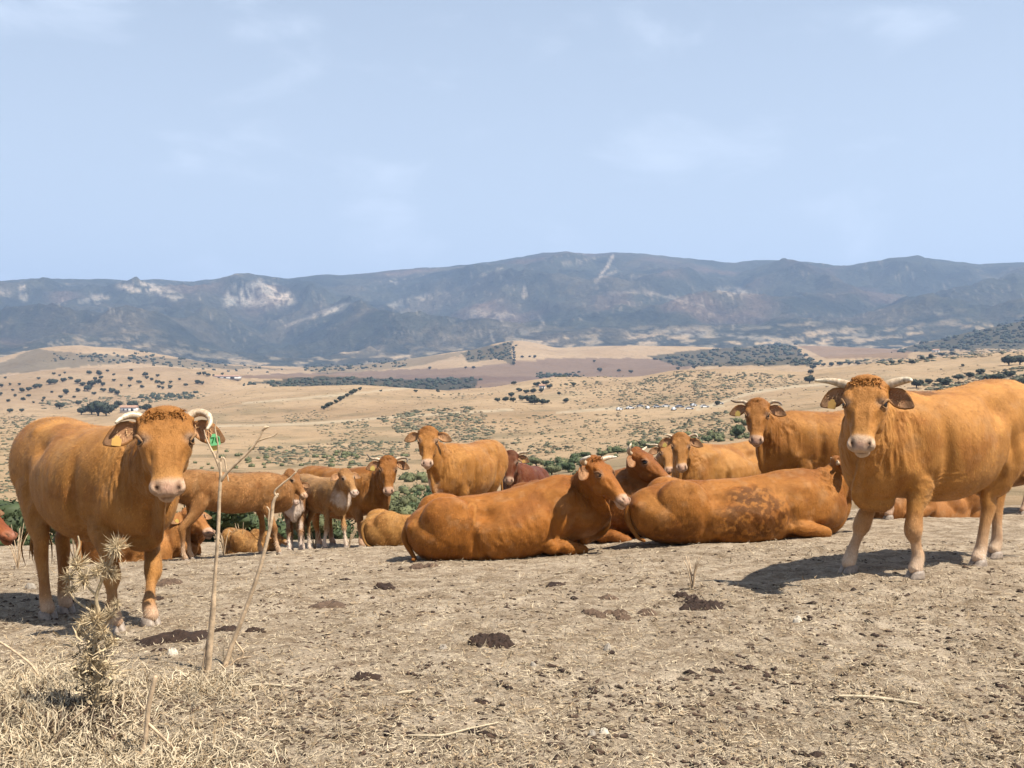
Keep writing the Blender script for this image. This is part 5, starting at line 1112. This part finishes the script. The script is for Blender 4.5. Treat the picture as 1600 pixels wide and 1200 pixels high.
crumbs('dung_crumbs', p, rg, (.005, .024), M_CRUMB, 'dark crumbs of dung and earth trodden over the hilltop')
p, rg = ground_points(420, 75, patch=(.9, .10)); crumbs('dung_fragments', p, rg, (.010, .042), M_DUNG, 'broken dark dung fragments trampled in patches over the ground', 2)
p, rg = ground_points(7000, 74); crumbs('earth_clods', p, rg, (.004, .020), simple('clod', (.42, .31, .20), .95, .3, 8), 'small dry clods of earth over the hilltop')

# dry grass heap at lower left
def heap(name, n, matl, label, seed, spots, ln, wd, up_):
    rg = np.random.default_rng(seed); P_ = []
    for (x_, y_, rx, ry, f) in spots:
        k = int(n * f); q = np.c_[rg.normal(x_, rx, k), rg.normal(y_, ry, k)]
        d = 1.62 * F / np.maximum(q[:, 1] - HZ, 200)
        for _ in range(5): d = np.clip((CAMZ - H((q[:, 0] - 800) * d / F, d)) * F / (q[:, 1] - HZ), 2.6, 12)
        x = (q[:, 0] - 800) * d / F; P_.append(np.c_[x, d, H(x, d)])
    P_ = np.vstack(P_); n = len(P_); V, Q = ribbons(n, P_, rg.uniform(*ln, n), rg.uniform(*wd, n), seed + 1, .02, 2.2, up_)
    o = link(name, mesh_np(name, V, Q, False), matl); tag(o, label, 'dry grass', kind='stuff')
SP = [(30, 1120, 80, 36, .34), (140, 1190, 110, 45, .24), (315, 1076, 50, 14, .07), (300, 1190, 90, 36, .06), (110, 1090, 60, 36, .22)]
heap('dry_grass', 11000, M_STRAW, 'heap of pale dry grass round the thistle at lower left', 81, SP, (.04, .13), (.0025, .0055), .5)
heap('dead_grass', 4500, M_STRAWD, 'dark dead grass tangled in the heap at lower left', 82, SP, (.04, .12), (.0025, .006), .4)
heap('grass_shade_ribbons', 2500, M_CRUMB, 'dark ribbons standing in for shade in the grass under the thistle', 83, [(130, 1125, 35, 22, .5), (60, 1120, 60, 18, .5)], (.03, .09), (.006, .014), .5)  # shade low in the grass heap, put in as dark-coloured ribbons

# dry stalks
def wp(pts, d): return [at(x, y, d + (e[0] if e else 0)) for x, y, *e in pts]
def stalk(base, label, stems):
    b = gp(*base); d = b[1]; rt = empty('dry_stalk', b); tag(rt, label, 'plant')
    for nm, pts, r in stems:
        mb = MB(); P_ = np.array(wp(pts, d)) - b
        rr = [a * .78 * d / F for a in r]; tube(mb, P_, rr, (1, 0, 0), max(10, 3 * len(pts)), 9); link(nm, mb.mesh(nm), M_STALK, rt)
stalk((327, 1046), 'tall pale dry stalk forking at the top beside the left cow', [
    ('stem', [(324, 1056), (328, 1010), (333, 950), (336, 900), (341, 830), (343, 775), (345, 745), (344, 722)], [6.5, 6.2, 5.6, 3.6, 3.6, 3.4, 3.2, 2.8]),
    ('branch', [(345, 738), (337, 716), (328, 698), (322, 684), (319, 672)], [2.6, 2.3, 2.0, 1.5, .8]), ('branch', [(338, 718), (341, 700), (338, 680), (336, 668), (339, 657)], [2.0, 1.6, 1.3, 1.2, .7]),
    ('branch', [(345, 752), (356, 737), (376, 718), (392, 702), (404, 686), (412, 670)], [3.2, 3.0, 2.8, 2.6, 2.2, 1.8]), ('branch', [(400, 690), (415, 685), (428, 681), (434, 676)], [2.0, 1.6, 1.2, .7]),
    ('branch', [(344, 724), (347, 714), (351, 718), (354, 735), (357, 752)], [2.0, 1.9, 1.8, 1.5, 1.2]), ('seed_head', [(410, 672), (415, 668), (420, 667)], [2.2, 3.4, 1.4]),
    ('stem', [(316, 1052), (320, 1020), (327, 985)], [2.6, 2.2, 1.0])])
stalk((352, 1040), 'slanting reddish dry stalk with a bent broken top', [
    ('stem', [(350, 1045, -.02), (362, 1010), (378, 968), (392, 930), (407, 885), (416, 850), (424, 815), (427, 785), (434, 772)], [5.6, 4.6, 4.2, 4.0, 3.9, 3.7, 3.5, 3.3, 2.6]),
    ('branch', [(433, 776), (429, 768), (440, 757), (454, 746), (462, 738)], [2.4, 2.2, 1.9, 1.7, 1.5]), ('branch', [(421, 828), (420, 812), (421, 798), (417, 792)], [2.4, 2.0, 1.8, 1.2]),
    ('root', [(372, 1035), (380, 1020), (368, 1002), (366, 990)], [2.2, 2.0, 1.8, 1.0]), ('root', [(358, 1042), (372, 1030), (392, 1026)], [2.4, 2.0, 1.0])])
stalk((228, 1178), 'bleached forked stalk sticking up in the grass at lower left', [
    ('stem', [(218, 1195, -.03), (228, 1150), (231, 1115), (236, 1085), (243, 1058)], [4.5, 5, 5, 5.2, 4.6]), ('branch', [(229, 1128), (250, 1148), (270, 1168), (278, 1182)], [3, 2.8, 2.4, 1.5]), ('branch', [(231, 1112), (220, 1102), (213, 1090)], [2.4, 2, 1])])
stalk((66, 1062), 'thin grey stem leaning in from the left edge', [('stem', [(68, 1068), (50, 1040), (28, 1022), (8, 1008), (-25, 990)], [2.2, 2.4, 2.2, 2.2, 2.0]), ('branch', [(20, 1016), (16, 1024), (22, 1030)], [1.5, 1.8, 1.0])])
stalk((85, 1158), 'pale straight straw lying across the grass heap', [('stem', [(78, 1164), (105, 1132), (139, 1104)], [1.8, 2.0, 1.5])])
def lying_stick(pts, r, label):
    P_ = [];
    for x_, y_ in pts: q = gp(x_, y_); q[2] = h1(q[0], q[1]) + .012; P_.append(q)
    b = P_[0].copy(); mb = MB(); tube(mb, np.array(P_) - b, [a * b[1] / F for a in r], (0, 0, 1), 12, 8); o = link('stick', mb.mesh('stick'), M_STRAW, None, b); tag(o, label, 'stick')
lying_stick([(1305, 1091), (1345, 1092), (1390, 1096), (1434, 1103)], [1.6, 2.6, 2.6, 2.0], 'long pale yellow stick lying at lower right')
lying_stick([(638, 1153), (690, 1153), (730, 1143), (778, 1133)], [1.4, 1.8, 1.6, 1.0], 'thin curved stick lying in the lower middle')
lying_stick([(366, 1078), (410, 1073), (455, 1076)], [1.6, 2.0, 1.6], 'short pale stick lying right of the dry stalks')
lying_stick([(620, 1087), (632, 1085), (648, 1083)], [1.5, 3, 1.5], 'pale chip of wood on the ground in the lower middle')
lying_stick([(1560, 1048), (1600, 1052), (1640, 1053)], [1.4, 1.8, 1.4], 'thin pale stick at the right edge')

# thistle
b = gp(150, 1112); dT = b[1]; rt = empty('dry_thistle', b); tag(rt, 'dead thistle with spiky straw-coloured heads in front of the left cow', 'thistle')
def th_tube(nm, pts, r, m_=M_THIS):
    mb = MB(); tube(mb, np.array(wp(pts, dT)) - b, [a * dT / F for a in r], (1, 0, 0), max(8, 3 * len(pts)), 8); return link(nm, mb.mesh(nm), m_, rt)
th_tube('stem', [(148, 1120), (152, 1060), (148, 1010), (156, 965), (150, 935), (160, 905), (172, 880), (180, 862)], [4, 3.6, 3.2, 3, 2.8, 2.6, 2.2, 1.8])
for pts in ([(150, 930), (138, 918), (128, 905), (122, 893)], [(158, 905), (166, 898), (168, 888)], [(152, 960), (135, 950), (118, 938), (108, 925)], [(152, 975), (170, 965), (182, 950)], [(149, 1010), (132, 995), (122, 980)], [(150, 1020), (168, 1010), (178, 998)], [(118, 870, .05), (124, 852, .06), (122, 838, .06)]):
    th_tube('branch', pts, [2.2] + [1.8] * (len(pts) - 2) + [1.2])
rg = np.random.default_rng(99)
def seed_head(x_, y_, r_, dz, nsp=170):
    c_ = at(x_, y_, dT + dz) - b; r = r_ * dT / F; mb = MB(); ellipsoid(mb, c_, np.eye(3), (r * .30, r * .30, r * .36), 8)
    for k in range(nsp):
        u = unit(rg.normal(size=3) + [0, -.15, .25]); l_ = r * rg.uniform(.55, 1.3); w = unit(np.cross(u, rg.normal(size=3))) * r * rg.uniform(.018, .05); bend = rg.normal(0, .16, 3) * r
        m_ = c_ + u * l_ * .5; e_ = c_ + u * l_ + bend; mb.add([c_ + u * r * .15 - w * .6, c_ + u * r * .15 + w * .6, m_ - w, m_ + w, e_], T=[(2, 3, 4)], Q=[(0, 1, 3, 2)])
    link('seed_head', mb.mesh('seed_head', False), M_THIS, rt)
for (x_, y_, r_, dz) in [(182, 856, 26, 0), (122, 884, 24, .0), (108, 902, 18, .04), (132, 906, 22, -.05), (165, 888, 22, 0), (176, 898, 16, .05), (150, 895, 16, -.04), (112, 922, 15, .02), (150, 968, 24, -.03), (172, 960, 18, .03), (130, 972, 17, 0), (160, 985, 18, -.04),
                         (126, 990, 14, .02), (176, 1002, 14, 0), (182, 944, 12, 0), (146, 950, 14, .06), (140, 1030, 17, -.03), (162, 1042, 16, -.03), (128, 1052, 14, .0)]:
    seed_head(x_, y_, r_ * .88, dz)
mb = MB(); n_ = 520; q = np.c_[rg.normal(148, 17, n_), rg.uniform(985, 1130, n_)]; P_ = np.array([at(a, c_, dT + rg.normal(0, .05)) for a, c_ in q]) - b
V, Q = ribbons(n_, P_, rg.uniform(.03, .11, n_), rg.uniform(.003, .010, n_), 5, .01, 2.5, .5); dl = link('dry_leaves', mesh_np('dry_leaves', V, Q, False), M_THIS, rt); dl['kind'] = 'stuff'
mb = MB(); q = np.c_[rg.normal(148, 12, 160), rg.uniform(1000, 1125, 160)]; P_ = np.array([at(a, c_, dT + .03 + rg.normal(0, .04)) for a, c_ in q]) - b
V, Q = ribbons(160, P_, rg.uniform(.03, .09, 160), rg.uniform(.006, .016, 160), 6, .01, 2.5, .4); dl = link('withered_leaves', mesh_np('withered_leaves', V, Q, False), simple('withered', (.13, .095, .055), .9, .4, 12), rt); dl['kind'] = 'stuff'
# twiggy dead stems behind the left cow and among the calves
def twig(px, py, d, hpx, label, seed, group):
    rg = np.random.default_rng(seed); X_ = (px - 800) * d / F; b = np.array([X_, d, h1(X_, d)]); rt = empty('dead_weed', b); tag(rt, label, 'weed', group); h = hpx * d / F
    for k in range(7):
        a = rg.uniform(0, 6.28); sp = rg.uniform(.1, .45) * h; mb = MB(); tube(mb, [(0, 0, -.02), (sp * .4 * math.cos(a), sp * .4 * math.sin(a), h * .5), (sp * math.cos(a), sp * math.sin(a), h * rg.uniform(.7, 1))], [.006, .005, .002], (1, 0, 0), 6, 5); link('stem', mb.mesh('stem'), M_STALK, rt)
for k, (x_, y_, d_, h_, lb) in enumerate([(28, 880, 10.5, 70, 'dead weed by the muzzle of the dark red cow at left edge'), (118, 870, 11.5, 62, 'dead weed between the legs of the left cow'), (350, 868, 11.6, 42, 'dead weed behind the tall dry stalk'), (378, 866, 12.0, 50, 'dead weed between the two dry stalks'), (492, 852, 12.6, 36, 'dead weed left of the pale calf'), (545, 850, 12.4, 24, 'low dead weed right of the pale calf'),
        (1082, 912, 7.2, 58, 'thin dead weed in front of the manure-patched cow'), (1102, 738, 11.0, 60, 'dry weed rising in front of the resting cow face'), (1075, 742, 10.9, 52, 'dry weed below the muzzle of the resting cow')]):
    twig(x_, y_, d_, h_, lb, 500 + k, None)
